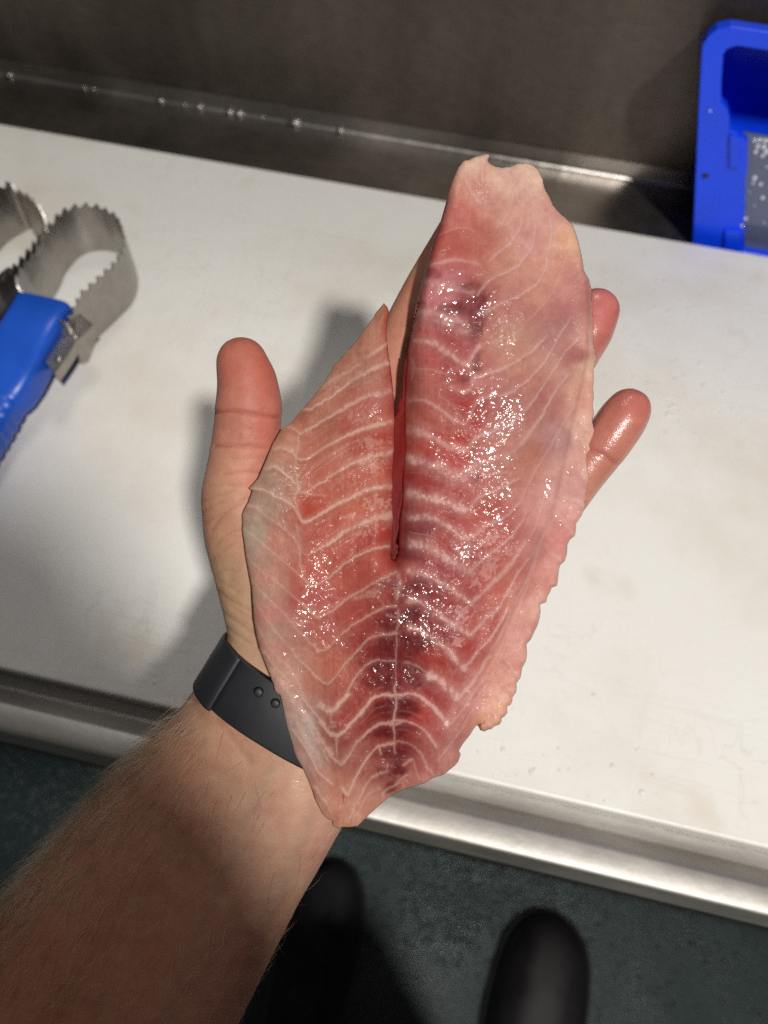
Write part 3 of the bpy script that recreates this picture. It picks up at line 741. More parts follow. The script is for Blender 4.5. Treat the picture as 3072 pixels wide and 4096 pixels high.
ln('B', [(1420, 1380), (1330, 1395), (1240, 1400), (1160, 1440), (1090, 1510), (1030, 1580), (960, 1650)], 22, 8, .55)
ln('B', [(150, 1050), (230, 1190), (320, 1320), (420, 1440), (520, 1560), (600, 1650)], 5, 8, .35); ln('B', [(190, 1300), (260, 1440), (340, 1560), (400, 1640)], 8, 8, .36)
ln('C', [(955, 125), (930, 160), (870, 240), (815, 290), (760, 275), (690, 210), (600, 120), (520, 40)], 8, 12, .5)
ln('C', [(1400, 100), (1310, 100), (1240, 85), (1170, 115), (1090, 190), (1030, 270), (995, 340), (985, 400)], 10, 14, .52)
ln('C', [(985, 395), (920, 460), (845, 535), (790, 512), (742, 482)], 22, 30, .85)
ln('C', [(1400, 395), (1300, 395), (1210, 420), (1150, 490), (1090, 560), (1010, 640), (950, 710), (885, 748), (810, 710), (742, 615)], 18, 22, .8)
ln('C', [(1020, 640), (950, 715), (885, 750)], 26, 20, .5)
ln('C', [(1380, 640), (1270, 650), (1190, 690), (1110, 760), (1050, 830), (1000, 910), (940, 990), (900, 985), (840, 920), (790, 850)], 20, 14, .7)
ln('C', [(1000, 905), (945, 980)], 32, 30, .45)
ln('C', [(832, 570), (840, 640)], 8, 4, .5); ln('C', [(885, 780), (895, 935)], 12, 4, .5)
ln('C', [(1390, 820), (1290, 830), (1230, 850), (1170, 920), (1110, 1010), (1060, 1110), (1020, 1200), (985, 1265), (940, 1210)], 14, 18, .68)
ln('C', [(1330, 1060), (1210, 1110), (1140, 1180), (1090, 1290), (1040, 1380), (990, 1500)], 18, 8, .5); ln('C', [(1265, 1210), (1160, 1262), (1110, 1360), (1060, 1440)], 12, 8, .3)
ln('C', [(1290, 1290), (1310, 1230), (1390, 1190), (1440, 1150)], 16, 10, .45)
ln('C', [(1410, -20), (1402, 150), (1400, 300)], 4, 7, .42); ln('C', [(1400, 290), (1392, 350), (1400, 400), (1404, 480), (1394, 550), (1385, 640), (1388, 720)], 16, 12, .66); ln('C', [(1390, 730), (1392, 820), (1395, 900)], 8, 8, .5)
ln('C', [(1330, 640), (1385, 660), (1450, 635)], 18, 14, .6); ln('C', [(1340, 400), (1400, 420), (1450, 420)], 18, 12, .5); ln('C', [(1260, 850), (1275, 910)], 12, 4, .6); ln('C', [(1330, 1000), (1320, 1060)], 10, 5, .5)
ln('C', [(330, 180), (420, 290), (520, 440), (620, 590), (700, 730), (790, 850), (830, 900)], 60, 44, .62); ln('C', [(500, 560), (600, 760), (700, 940)], 60, 70, .35)
ln('C', [(340, 30), (470, 160), (550, 290), (600, 400)], 6, 8, .5); ln('C', [(250, 20), (380, 180), (520, 330), (620, 460), (700, 560), (745, 610)], 7, 12, .6)
ln('C', [(560, 540), (640, 680), (720, 800), (810, 960)], 7, 7, .5); ln('C', [(500, 690), (590, 820), (680, 970), (730, 1070), (850, 1170)], 9, 8, .6); ln('C', [(690, 1195), (750, 1270), (810, 1360), (832, 1400)], 24, 10, .62)
ln('C', [(430, 340), (400, 400), (430, 420)], 12, 8, .4); ln('C', [(480, 620), (530, 600), (540, 500)], 6, 5, .4)
ln('B', [(1425, 880), (1430, 960), (1420, 1080)], 26, 18, .5); ln('B', [(1420, 1180), (1425, 1300), (1410, 1400), (1408, 1650)], 14, 3, .42); ln('B', [(1330, 1230), (1430, 1250), (1380, 1290)], 10, 8, .4)
ln('D', [(505, 240), (482, 330), (512, 400), (550, 480), (612, 550)], 16, 10, .65); ln('D', [(690, 130), (650, 190), (632, 270), (640, 370)], 18, 10, .6); ln('D', [(550, 285), (570, 350), (620, 400)], 10, 8, .5)
ln('D', [(830, 290), (810, 390), (760, 480)], 10, 8, .3); ln('D', [(900, 250), (905, 400), (880, 580), (820, 700), (760, 750)], 8, 12, .38); ln('D', [(970, 420), (985, 600), (960, 760), (900, 870), (840, 930), (760, 990), (690, 1060)], 12, 16, .46); ln('D', [(950, 780), (900, 870), (870, 910)], 18, 18, .25)
ln('D', [(1050, 440), (1080, 600), (1085, 720), (1085, 850), (1060, 940), (1000, 1030), (920, 1110), (800, 1170), (700, 1220), (640, 1280), (590, 1350)], 10, 12, .6); ln('D', [(1100, 620), (1090, 800), (1050, 950), (990, 1030)], 10, 12, .35)
ln('D', [(1220, 720), (1230, 830), (1205, 980), (1180, 1130), (1120, 1240), (1020, 1320), (920, 1370), (800, 1420), (700, 1480), (600, 1520)], 8, 16, .55)
ln('D', [(1350, 1060), (1300, 1200), (1250, 1320), (1180, 1420), (1090, 1520), (980, 1620)], 6, 8, .3); ln('E', [(980, 130), (860, 190), (700, 240), (610, 270)], 8, 8, .32)
ln('D', [(180, 1090), (300, 1060), (420, 1050), (530, 1070), (600, 1090)], 24, 14, .42); ln('D', [(140, 1240), (260, 1270), (400, 1290), (540, 1340)], 50, 40, .36); ln('D', [(80, 1500), (200, 1515), (330, 1555), (480, 1605)], 40, 40, .55); ln('D', [(250, 830), (400, 770), (520, 775), (560, 800)], 7, 9, .3)
ln('D', [(340, 480), (330, 560), (420, 580)], 12, 8, .3); ln('E', [(130, 15), (250, 45), (380, 95), (495, 160)], 50, 44, .52)
ln('E', [(50, 220), (150, 232), (230, 262), (320, 322), (400, 382), (490, 425), (540, 370), (600, 270)], 36, 22, .6)
ln('E', [(360, 630), (440, 662), (490, 672), (530, 620), (560, 550), (650, 510), (780, 480), (900, 420), (1050, 330), (1180, 200)], 24, 7, .45)
ln('E', [(20, 380), (30, 470), (10, 560)], 18, 10, .3); ln('E', [(20, 470), (200, 480), (330, 520)], 7, 5, .25); ln('E', [(250, 700), (360, 780), (450, 900)], 5, 7, .3)
ln('E', [(0, 750), (100, 745), (200, 785), (330, 875), (420, 930), (490, 945), (540, 850), (600, 745), (700, 705), (850, 690), (960, 620), (1060, 540), (1180, 400), (1260, 260), (1340, 130), (1420, 20)], 22, 5, .42)
ln('E', [(0, 1010), (100, 1030), (200, 1075), (300, 1130), (380, 1170), (475, 1188)], 46, 26, .58); ln('E', [(475, 1188), (540, 1120), (600, 1055), (700, 1020), (860, 960), (950, 880), (1040, 800), (1120, 680), (1220, 540), (1290, 420), (1380, 300), (1490, 190)], 22, 6, .42)
ln('E', [(0, 1270), (120, 1290), (240, 1330), (350, 1385), (440, 1420)], 46, 60, .78); ln('E', [(440, 1420), (500, 1360), (600, 1295), (740, 1260), (880, 1210), (980, 1120), (1060, 1000), (1140, 900), (1220, 750), (1300, 620), (1380, 520)], 44, 6, .48)
ln('F', [(0, 30), (140, 60), (260, 90), (370, 130), (475, 168)], 46, 40, .78); ln('F', [(475, 168), (520, 158), (570, 90), (680, 30), (800, -20), (950, -100)], 26, 8, .5)
ln('E', [(960, 1640), (1040, 1470), (1120, 1320), (1210, 1180), (1300, 1020), (1370, 900), (1440, 790)], 9, 8, .42)
ln('F', [(0, 250), (100, 240), (200, 248), (290, 290), (380, 360), (450, 402), (510, 422)], 30, 30, .62); ln('F', [(500, 420), (580, 380), (640, 320), (750, 270), (850, 220), (950, 110)], 34, 8, .48)
ln('F', [(0, 470), (90, 480), (200, 520), (320, 590), (430, 660), (545, 725)], 36, 36, .68); ln('F', [(545, 700), (600, 640), (680, 570), (780, 500), (880, 410), (960, 300), (1020, 190)], 18, 9, .45)
ln('F', [(0, 710), (100, 720), (200, 770), (300, 830), (400, 890), (480, 950), (545, 992)], 36, 30, .68); ln('F', [(545, 985), (610, 920), (700, 840), (800, 740), (900, 630), (960, 530), (1010, 450)], 26, 22, .55)
ln('F', [(0, 960), (100, 990), (200, 1050), (300, 1120), (400, 1190), (480, 1240), (530, 1262)], 30, 34, .68); ln('F', [(530, 1262), (590, 1210), (660, 1130), (740, 1060), (820, 960), (900, 800), (1000, 640), (1030, 600)], 22, 9, .55)
ln('F', [(0, 1200), (100, 1240), (200, 1300), (290, 1372), (360, 1432), (430, 1520), (472, 1560)], 24, 36, .78); ln('F', [(470, 1560), (530, 1490), (600, 1400), (700, 1290), (790, 1160), (850, 1040)], 18, 12, .6)
for a, s, ww in (([(560, 1640), (680, 1450), (780, 1280), (870, 1080), (960, 900), (1050, 720), (1130, 480), (1200, 300), (1260, 100)], .5, 14), ([(640, 1640), (760, 1440), (850, 1260), (930, 1060), (1010, 850), (1100, 620)], .35, 8), ([(700, 1650), (800, 1450), (900, 1200), (980, 960), (1060, 740)], .4, 9), ([(1010, 480), (1090, 330), (1150, 150), (1190, 20)], .4, 12), ([(780, 1640), (900, 1400), (990, 1150)], .3, 10)): ln('F', a, ww, ww, s)
ln('G', [(170, 112), (250, 130), (330, 170), (400, 230)], 14, 16, .42); ln('G', [(395, 225), (450, 255), (520, 310), (590, 380), (625, 420)], 46, 34, .9); ln('G', [(625, 435), (700, 362), (780, 260), (850, 150), (920, 50)], 20, 14, .62)
ln('G', [(20, 390), (110, 400), (200, 380), (290, 400), (370, 460), (440, 520), (500, 590), (542, 655)], 18, 26, .8); ln('G', [(540, 680), (620, 590), (700, 490), (780, 370), (850, 270)], 14, 12, .5)
ln('G', [(20, 630), (160, 620), (260, 650), (340, 700), (400, 770), (445, 845)], 16, 18, .62); ln('G', [(20, 810), (120, 800), (220, 822), (290, 880), (340, 960), (372, 1045)], 12, 14, .42); ln('G', [(225, 960), (160, 1005)], 20, 16, .5); ln('G', [(240, 960), (280, 1060), (300, 1130)], 10, 10, .3); ln('G', [(400, 1050), (430, 1090)], 16, 12, .4)
ln('G', [(120, 1160), (160, 1110), (200, 1090)], 12, 8, .35)
for a in ([(1040, 80), (1100, 150), (1165, 245)], [(1010, 255), (1060, 320), (1120, 385)], [(970, 385), (1060, 475)], [(900, 510), (985, 585)], [(1150, 0), (1205, 90)], [(860, 600), (930, 670)]): ln('G', a, 6, 18, .4)
for a in ([(600, 790), (680, 660), (760, 520), (840, 420)], [(470, 960), (560, 830), (640, 730)], [(680, 600), (790, 440), (900, 300)], [(560, 860), (640, 740), (720, 620)]): ln('G', a, 6, 7, .34)
for a in ([(1440, 1040), (1520, 1120), (1590, 1180)], [(1480, 1380), (1540, 1430), (1560, 1470)], [(1450, 900), (1540, 990)], [(1560, 150), (1590, 300)]): ln('E', a, 8, 22, .35)
for a in ([(1300, 50), (1450, 90), (1520, 140)], [(1230, 560), (1290, 590), (1320, 640)], [(1320, 260), (1400, 340), (1440, 400)], [(1010, 1180), (1040, 1240), (1080, 1270)], [(1100, 880), (1160, 930)]): ln('F', a, 8, 20, .35)

# blotches: (crop, x, y, rx, ry, strength, colour)
WH = (214, 178, 186); MAR = (104, 17, 24); PUR = (112, 30, 40); RED = (160, 40, 32); GRY = (116, 52, 56)
BLO = [('A', 1200, 1250, 150, 50, .4, WH), ('A', 1100, 1020, 170, 60, .3, WH), ('A', 1220, 1430, 120, 60, .55, WH), ('A', 820, 740, 70, 50, .4, WH), ('A', 1200, 720, 150, 70, .22, WH), ('A', 1290, 1180, 80, 30, .4, RED),
       ('B', 1250, 240, 140, 60, .6, WH), ('B', 1080, 510, 70, 30, .6, WH), ('B', 980, 365, 70, 25, .45, WH), ('B', 1180, 1050, 90, 40, .55, WH), ('B', 1180, 440, 110, 60, .4, WH),
       ('B', 1430, 1000, 90, 160, .55, MAR), ('B', 1410, 1300, 100, 190, .6, MAR), ('C', 1400, 20, 110, 180, .6, MAR), ('C', 1400, 330, 110, 200, .6, MAR), ('C', 1395, 640, 100, 180, .6, MAR), ('C', 1390, 940, 110, 160, .6, MAR), ('B', 1500, 690, 120, 60, .75, PUR), ('B', 1380, 950, 110, 80, .75, GRY), ('B', 1560, 990, 130, 70, .7, MAR), ('B', 1380, 1210, 140, 60, .7, MAR), ('B', 1560, 1220, 130, 80, .75, MAR), ('B', 1300, 1290, 120, 50, .6, MAR), ('B', 1350, 1480, 150, 80, .75, MAR), ('B', 1570, 1480, 120, 80, .7, MAR), ('B', 1300, 1600, 130, 50, .7, MAR), ('B', 660, 250, 110, 80, .35, RED),
       ('C', 1300, 140, 120, 60, .8, MAR), ('C', 1520, 160, 140, 80, .8, MAR), ('C', 1300, 270, 200, 70, .7, MAR), ('C', 1560, 290, 120, 60, .5, MAR), ('C', 1300, 490, 130, 70, .8, MAR), ('C', 1510, 490, 110, 80, .75, MAR), ('C', 1280, 720, 130, 60, .65, MAR), ('C', 1500, 690, 120, 50, .75, MAR), ('C', 1380, 890, 180, 70, .75, MAR), ('C', 1390, 1060, 160, 70, .8, MAR), ('C', 1350, 1140, 80, 60, .7, MAR), ('C', 945, 1290, 14, 50, .7, RED),
       ('C', 870, 650, 70, 45, .5, WH), ('C', 960, 750, 60, 30, .4, WH), ('C', 640, 720, 60, 200, .25, (190, 190, 196)),
       ('D', 480, 1280, 110, 45, .7, MAR), ('D', 620, 1390, 100, 60, .75, MAR), ('D', 400, 1480, 130, 55, .7, MAR), ('D', 560, 1500, 110, 50, .7, MAR), ('D', 610, 1590, 50, 90, .6, MAR), ('D', 180, 1150, 80, 30, .55, PUR), ('D', 200, 1190, 80, 25, .5, PUR),
       ('E', 560, 150, 70, 120, .7, MAR), ('E', 590, 410, 50, 110, .65, MAR), ('E', 480, 560, 90, 60, .65, MAR), ('E', 500, 790, 90, 60, .6, RED), ('E', 560, 920, 60, 90, .65, RED), ('E', 460, 1060, 90, 50, .6, RED), ('E', 460, 1240, 70, 70, .5, RED), ('E', 580, 1430, 70, 50, .6, MAR), ('E', 420, 1550, 60, 50, .55, RED), ('E', 740, 1370, 120, 50, .35, WH),
       ('F', 60, 560, 90, 60, .7, PUR), ('F', 60, 820, 120, 70, .75, MAR), ('F', 70, 1070, 150, 75, .75, MAR), ('F', 60, 1320, 170, 60, .75, MAR), ('F', 60, 350, 90, 70, .55, PUR),
       ('F', 450, 1090, 85, 75, .7, WH), ('F', 660, 690, 100, 110, .5, WH), ('F', 680, 430, 90, 60, .65, WH), ('F', 420, 1320, 60, 50, .65, WH), ('F', 570, 810, 50, 50, .55, WH), ('F', 520, 520, 130, 70, .4, WH), ('F', 800, 540, 80, 40, .4, WH), ('F', 430, 1590, 120, 50, .35, WH),
       ('G', 40, 1190, 80, 60, .75, MAR), ('G', 130, 1060, 90, 50, .7, MAR), ('G', 220, 260, 180, 60, .6, MAR), ('G', 150, 520, 80, 90, .6, MAR), ('G', 150, 1150, 50, 40, .4, WH)]
SMP = [('A', 1200, 200, 172, 112, 95), ('A', 1000, 600, 168, 110, 97), ('A', 700, 1000, 168, 102, 86), ('A', 1100, 950, 174, 90, 82), ('A', 1200, 1200, 172, 78, 66), ('A', 700, 1300, 174, 98, 82), ('A', 700, 1550, 180, 92, 76), ('A', 450, 1250, 180, 117, 100), ('A', 300, 1600, 168, 127, 117), ('A', 480, 1600, 170, 112, 96), ('A', 1200, 1550, 180, 84, 70),
       ('B', 300, 130, 165, 124, 114), ('B', 250, 250, 168, 132, 124), ('B', 150, 500, 160, 132, 122), ('B', 180, 750, 168, 128, 118), ('B', 220, 1050, 172, 128, 118), ('B', 330, 1380, 172, 124, 116), ('B', 400, 600, 182, 114, 104), ('B', 250, 900, 182, 120, 112), ('B', 300, 1200, 182, 114, 110), ('B', 300, 1500, 180, 118, 112), ('B', 650, 250, 178, 76, 60), ('B', 1000, 300, 184, 90, 74), ('B', 800, 500, 178, 84, 72), ('B', 1200, 500, 170, 64, 55), ('B', 800, 750, 182, 88, 74), ('B', 1100, 800, 172, 76, 65), ('B', 700, 880, 180, 82, 70), ('B', 650, 1050, 172, 76, 68), ('B', 850, 1350, 174, 88, 80), ('B', 1250, 1100, 158, 62, 54), ('B', 1000, 1200, 170, 72, 64), ('B', 1500, 1500, 135, 46, 42), ('B', 1200, 1550, 146, 48, 44),
       ('C', 900, 150, 182, 98, 82), ('C', 700, 250, 176, 104, 92), ('C', 500, 200, 182, 128, 120), ('C', 350, 150, 180, 122, 114), ('C', 450, 500, 170, 130, 126), ('C', 560, 700, 158, 128, 126), ('C', 700, 900, 158, 122, 118), ('C', 620, 1000, 172, 126, 122), ('C', 750, 1150, 182, 122, 114), ('C', 800, 1400, 190, 132, 116), ('C', 900, 1200, 180, 112, 97), ('C', 950, 1400, 192, 130, 114), ('C', 1000, 600, 158, 64, 60), ('C', 1100, 450, 168, 74, 60), ('C', 850, 800, 152, 74, 72), ('C', 1200, 600, 138, 44, 40), ('C', 1100, 950, 160, 88, 84), ('C', 1200, 1000, 165, 92, 86), ('C', 1150, 1350, 184, 120, 110), ('C', 1000, 1500, 194, 138, 118), ('C', 1500, 900, 138, 64, 60),
       ('D', 560, 220, 208, 168, 142), ('D', 850, 350, 208, 162, 140), ('D', 1050, 300, 208, 162, 137), ('D', 600, 450, 198, 137, 120), ('D', 450, 650, 184, 106, 93), ('D', 900, 600, 198, 137, 117), ('D', 1200, 700, 203, 142, 127), ('D', 1350, 850, 213, 157, 122), ('D', 1050, 900, 194, 128, 117), ('D', 400, 900, 174, 87, 77), ('D', 650, 850, 174, 97, 82), ('D', 850, 1050, 189, 123, 102), ('D', 1250, 1100, 198, 132, 110), ('D', 1450, 1300, 184, 112, 102), ('D', 1100, 1350, 184, 117, 97), ('D', 300, 1300, 172, 96, 98), ('D', 500, 1450, 136, 58, 62), ('D', 900, 1500, 179, 107, 97), ('D', 1350, 1450, 179, 107, 102),
       ('E', 200, 350, 169, 82, 77), ('E', 350, 300, 158, 72, 72), ('E', 150, 560, 164, 87, 77), ('E', 900, 150, 179, 117, 97), ('E', 1300, 150, 169, 107, 100), ('E', 1480, 350, 160, 82, 77), ('E', 1000, 450, 182, 117, 97), ('E', 700, 600, 174, 102, 94), ('E', 1200, 800, 176, 107, 97), ('E', 500, 780, 154, 57, 52), ('E', 250, 900, 169, 87, 74), ('E', 200, 1120, 166, 62, 52), ('E', 400, 1250, 170, 62, 52), ('E', 150, 1400, 146, 47, 44), ('E', 900, 1000, 174, 102, 90), ('E', 1000, 1250, 179, 107, 87), ('E', 1300, 1100, 174, 117, 112), ('E', 700, 1300, 179, 107, 97), ('E', 1560, 450, 208, 158, 132), ('E', 1560, 250, 204, 142, 124), ('E', 1560, 700, 206, 146, 124), ('E', 1520, 1000, 207, 152, 132), ('E', 1500, 1300, 203, 142, 127), ('E', 1430, 1500, 198, 137, 130),
       ('F', 300, 160, 156, 62, 57), ('F', 100, 350, 126, 52, 52), ('F', 250, 480, 156, 62, 57), ('F', 500, 550, 156, 72, 67), ('F', 250, 700, 146, 52, 50), ('F', 200, 880, 131, 42, 42), ('F', 250, 1000, 146, 52, 47), ('F', 500, 880, 156, 62, 60), ('F', 650, 300, 170, 77, 67), ('F', 850, 500, 170, 82, 70), ('F', 750, 830, 177, 87, 72), ('F', 900, 700, 177, 92, 80), ('F', 700, 1150, 171, 82, 70), ('F', 300, 1250, 141, 42, 42), ('F', 520, 1330, 161, 62, 52), ('F', 300, 1500, 158, 57, 47), ('F', 1000, 900, 184, 117, 107), ('F', 1100, 500, 179, 112, 107), ('F', 1250, 300, 199, 132, 124), ('F', 1350, 200, 208, 147, 137), ('F', 1300, 450, 199, 127, 120), ('F', 1200, 700, 204, 140, 127), ('F', 1080, 1000, 209, 152, 137), ('F', 950, 1250, 204, 142, 130), ('F', 900, 1500, 199, 132, 120), ('F', 1000, 1500, 209, 147, 127),
       ('G', 300, 550, 176, 67, 52), ('G', 450, 450, 156, 57, 52), ('G', 200, 500, 130, 36, 32), ('G', 300, 300, 146, 52, 50), ('G', 480, 130, 166, 62, 47), ('G', 450, 720, 169, 92, 82), ('G', 650, 600, 179, 112, 104), ('G', 600, 800, 174, 117, 107), ('G', 550, 950, 179, 122, 110), ('G', 400, 1000, 169, 102, 94), ('G', 300, 1000, 164, 97, 87), ('G', 350, 1120, 189, 127, 117), ('G', 1100, 300, 208, 147, 127), ('G', 950, 500, 211, 152, 130), ('G', 900, 640, 208, 152, 122), ('G', 800, 420, 189, 122, 114), ('G', 150, 700, 146, 52, 50)]
WET = [('D', 430, 1250, 280, 230, .9), ('D', 560, 1420, 220, 160, 1), ('D', 250, 1560, 220, 160, .9), ('D', 420, 900, 220, 200, .6), ('D', 620, 420, 90, 160, .5), ('E', 200, 80, 260, 160, .8), ('E', 800, 850, 260, 260, 1.0), ('E', 750, 1250, 300, 180, .9), ('E', 1150, 1480, 320, 200, .9), ('E', 1350, 1400, 140, 200, .9), ('E', 450, 500, 300, 250, .45), ('E', 200, 1150, 250, 200, .6), ('E', 1000, 300, 400, 250, .3), ('B', 620, 1050, 220, 260, .85), ('B', 850, 800, 300, 200, .5), ('B', 500, 1450, 260, 220, .7), ('B', 1100, 1150, 220, 200, .5), ('B', 1500, 1250, 220, 220, .6), ('B', 850, 1400, 200, 160, .5), ('C', 1350, 200, 260, 160, .55), ('C', 500, 400, 150, 260, .7), ('C', 680, 750, 90, 180, .6), ('C', 800, 1200, 200, 80, .4), ('F', 150, 900, 260, 240, .6), ('F', 100, 1200, 240, 240, .65), ('F', 480, 900, 150, 120, .7), ('F', 550, 540, 150, 120, .7), ('F', 800, 150, 260, 220, .8), ('F', 1050, 300, 160, 240, .6), ('F', 1000, 900, 120, 260, .35), ('F', 1250, 250, 120, 200, .6), ('A', 1200, 1000, 200, 120, .3)]

def sdf(x, y, poly):
    """signed distance (negative inside) and nearest point"""
    poly = np.asarray(poly, float); n = len(poly)
    best = np.full(x.shape, 1e9); nx_ = np.zeros(x.shape); ny_ = np.zeros(x.shape); ins = np.zeros(x.shape, bool); seg = np.zeros(x.shape, int)
    for i in range(n):
        a = poly[i]; bq = poly[(i + 1) % n]; dv = bq - a; l2 = dv @ dv + 1e-9
        t = np.clip(((x - a[0]) * dv[0] + (y - a[1]) * dv[1]) / l2, 0, 1)
        qx = a[0] + t * dv[0]; qy = a[1] + t * dv[1]; dd = (x - qx) ** 2 + (y - qy) ** 2
        m = dd < best; best[m] = dd[m]; nx_[m] = qx[m]; ny_[m] = qy[m]; seg[m] = i
        if a[1] != bq[1]:
            c = ((a[1] > y) != (bq[1] > y)) & (x < (bq[0] - a[0]) * (y - a[1]) / (bq[1] - a[1]) + a[0]); ins ^= c
    dd = np.sqrt(best); return np.where(ins, -dd, dd), nx_, ny_, seg

STEP = 3.4
ol = np.array(outline); x0, y0 = ol.min(0) - 8; x1, y1 = ol.max(0) + 8
gx = np.arange(x0, x1, STEP); gy = np.arange(y0, y1, STEP)
GX, GY = np.meshgrid(gx, gy, indexing='ij')
sd, qx, qy, sg = sdf(GX, GY, ol)
ins = sd < 0
cell = ins[:-1, :-1] | ins[1:, :-1] | ins[:-1, 1:] | ins[1:, 1:]
use = np.zeros_like(ins); use[:-1, :-1] |= cell; use[1:, :-1] |= cell; use[:-1, 1:] |= cell; use[1:, 1:] |= cell
rim = use & ~ins
GX = np.where(rim, qx, GX); GY = np.where(rim, qy, GY)
idm = -np.ones(use.shape, int); idm[use] = np.arange(use.sum())
fx = GX[use]; fy = GY[use]; fd = np.where(rim, 0, -sd)[use]; fseg = sg[use]; frim = rim[use]
ci, cj = np.nonzero(cell)
top_f = np.c_[idm[ci, cj], idm[ci + 1, cj], idm[ci + 1, cj + 1], idm[ci, cj + 1]]
n_left = len(left_edge); n_fr = n_left + len(fringe); n_rt = n_fr + len(right_top)
is_slit = fseg >= n_rt - 24          # right lobe's inner edge and the slit
# thickness and edge rounding, mm
def field(pts, pw=2.0, k=80.0):
    acc = np.zeros(len(fx)); ws = np.zeros(len(fx))
    for c, px, py, val in pts:
        X = CR[c][0] + px * SC; Y = CR[c][1] + py * SC
        ww = ((fx - X) ** 2 + (fy - Y) ** 2 + k * k) ** (-pw); acc += ww * val; ws += ww
    return acc / ws
MM = .0861                               # mm per photo pixel at the fillet
thick = field([('A', 1250, 150, 2.0), ('A', 900, 600, 2.6), ('A', 600, 1100, 3.4), ('A', 300, 1550, 2.4), ('A', 1200, 900, 5.5), ('A', 1000, 1400, 6.5), ('B', 200, 400, 2.2), ('B', 250, 1000, 3.0), ('B', 900, 600, 7.5), ('B', 1400, 900, 9), ('B', 700, 1100, 7), ('C', 400, 500, 2.4), ('C', 600, 900, 2.2), ('C', 1000, 500, 7), ('C', 1400, 500, 8), ('C', 1200, 1000, 5.5), ('C', 850, 1400, 2.2), ('C', 1150, 1350, 3.0),
                ('D', 600, 250, 2.6), ('D', 1000, 300, 2.8), ('D', 350, 700, 6), ('D', 800, 800, 6.5), ('D', 1350, 900, 4.5), ('D', 200, 1300, 9), ('D', 800, 1400, 9), ('E', 300, 600, 10), ('E', 900, 700, 9.5), ('E', 1400, 400, 6), ('E', 1570, 600, 2.2), ('E', 1530, 1200, 2.2), ('F', 300, 600, 9.5), ('F', 900, 500, 8), ('F', 1350, 300, 2.4), ('F', 1200, 800, 2.6), ('F', 300, 1300, 8.5), ('F', 800, 1200, 6.5), ('F', 1000, 1300, 3), ('G', 300, 700, 6), ('G', 700, 600, 4), ('G', 1050, 350, 2.4), ('G', 500, 980, 2.6)])
ew = np.where(is_slit, 3.6, 5.0)
ew = np.where((fseg >= n_left) & (fseg < n_fr), 1.6, ew)
dmm = fd * MM
prof = np.sqrt(np.clip(1 - (1 - np.clip(dmm / ew, 0, 1)) ** 2, 0, 1))
h = thick * prof
h *= 1 - .45 * np.exp(-(fd / 45) ** 2) * is_slit * smooth01(fy, 1250, 1500) * (fx < 1900)
# step down to the belly flap along the seam, deepest in its upper part
sdist, st_par = seg_dist(fx, fy, catmull(seam, 3))
seam_c = np.array(catmull(seam, 3)); 
yy = np.argsort(seam_c[:, 1]); sx_at = np.interp(fy, seam_c[yy, 1], seam_c[yy, 0])
side = np.where((fy > seam_c[:, 1].min()), (fx - sx_at), -999.0)
flapm = smooth01(side, -6, 16) * (fy < 2960)
stepmm = 2.0 * smooth01(fy, 1060, 1150) * (1 - .65 * smooth01(fy, 1700, 2300))
h -= flapm * np.minimum(stepmm, h * .55)
h += np.exp(-((side + 14) / 26) ** 2) * .5 * smooth01(fd, 0, 20) * (fy < 2960)
# fascia mask
rl = np.random.default_rng(15)
for pl, w0, w1, s in list(LN):
    if abs(pl[0][0] - pl[-1][0]) + abs(pl[0][1] - pl[-1][1]) < 90 or pl[0][1] < 700: continue
    for k in range(6 if np.mean([p_[0] for p_ in pl]) > 1800 else 3):
        oy = rl.uniform(12, 48) * (1 if k else -1); ox = rl.uniform(-6, 6)
        a0 = int(rl.integers(0, max(1, len(pl) - 3)))
        LN.append(([(x + ox, y + oy + rl.uniform(-4, 4)) for x, y in pl[a0:a0 + 4]], 1.6, 1.2, s * rl.uniform(.16, .36)))
nz2e = fbm(fx / 11, fy / 15, 147, 4)
septa = np.zeros(len(fx)); under = np.zeros(len(fx)); ridge = np.zeros(len(fx))
jit_x = (fbm(fx / 26, fy / 26, 21) - .5) * 9; jit_y = (fbm(fx / 26, fy / 26, 25) - .5) * 9
stz = fbm(fx / 6, fy / 60, 35, 3); wn = .30 + 1.4 * fbm(fx / 38, fy / 38, 29); an = (.25 + 1.05 * fbm(fx / 20, fy / 20, 33, 5) + .45 * stz) * (.5 + .9 * smooth01(fbm(fx / 75, fy / 75, 37, 3), .25, .6))
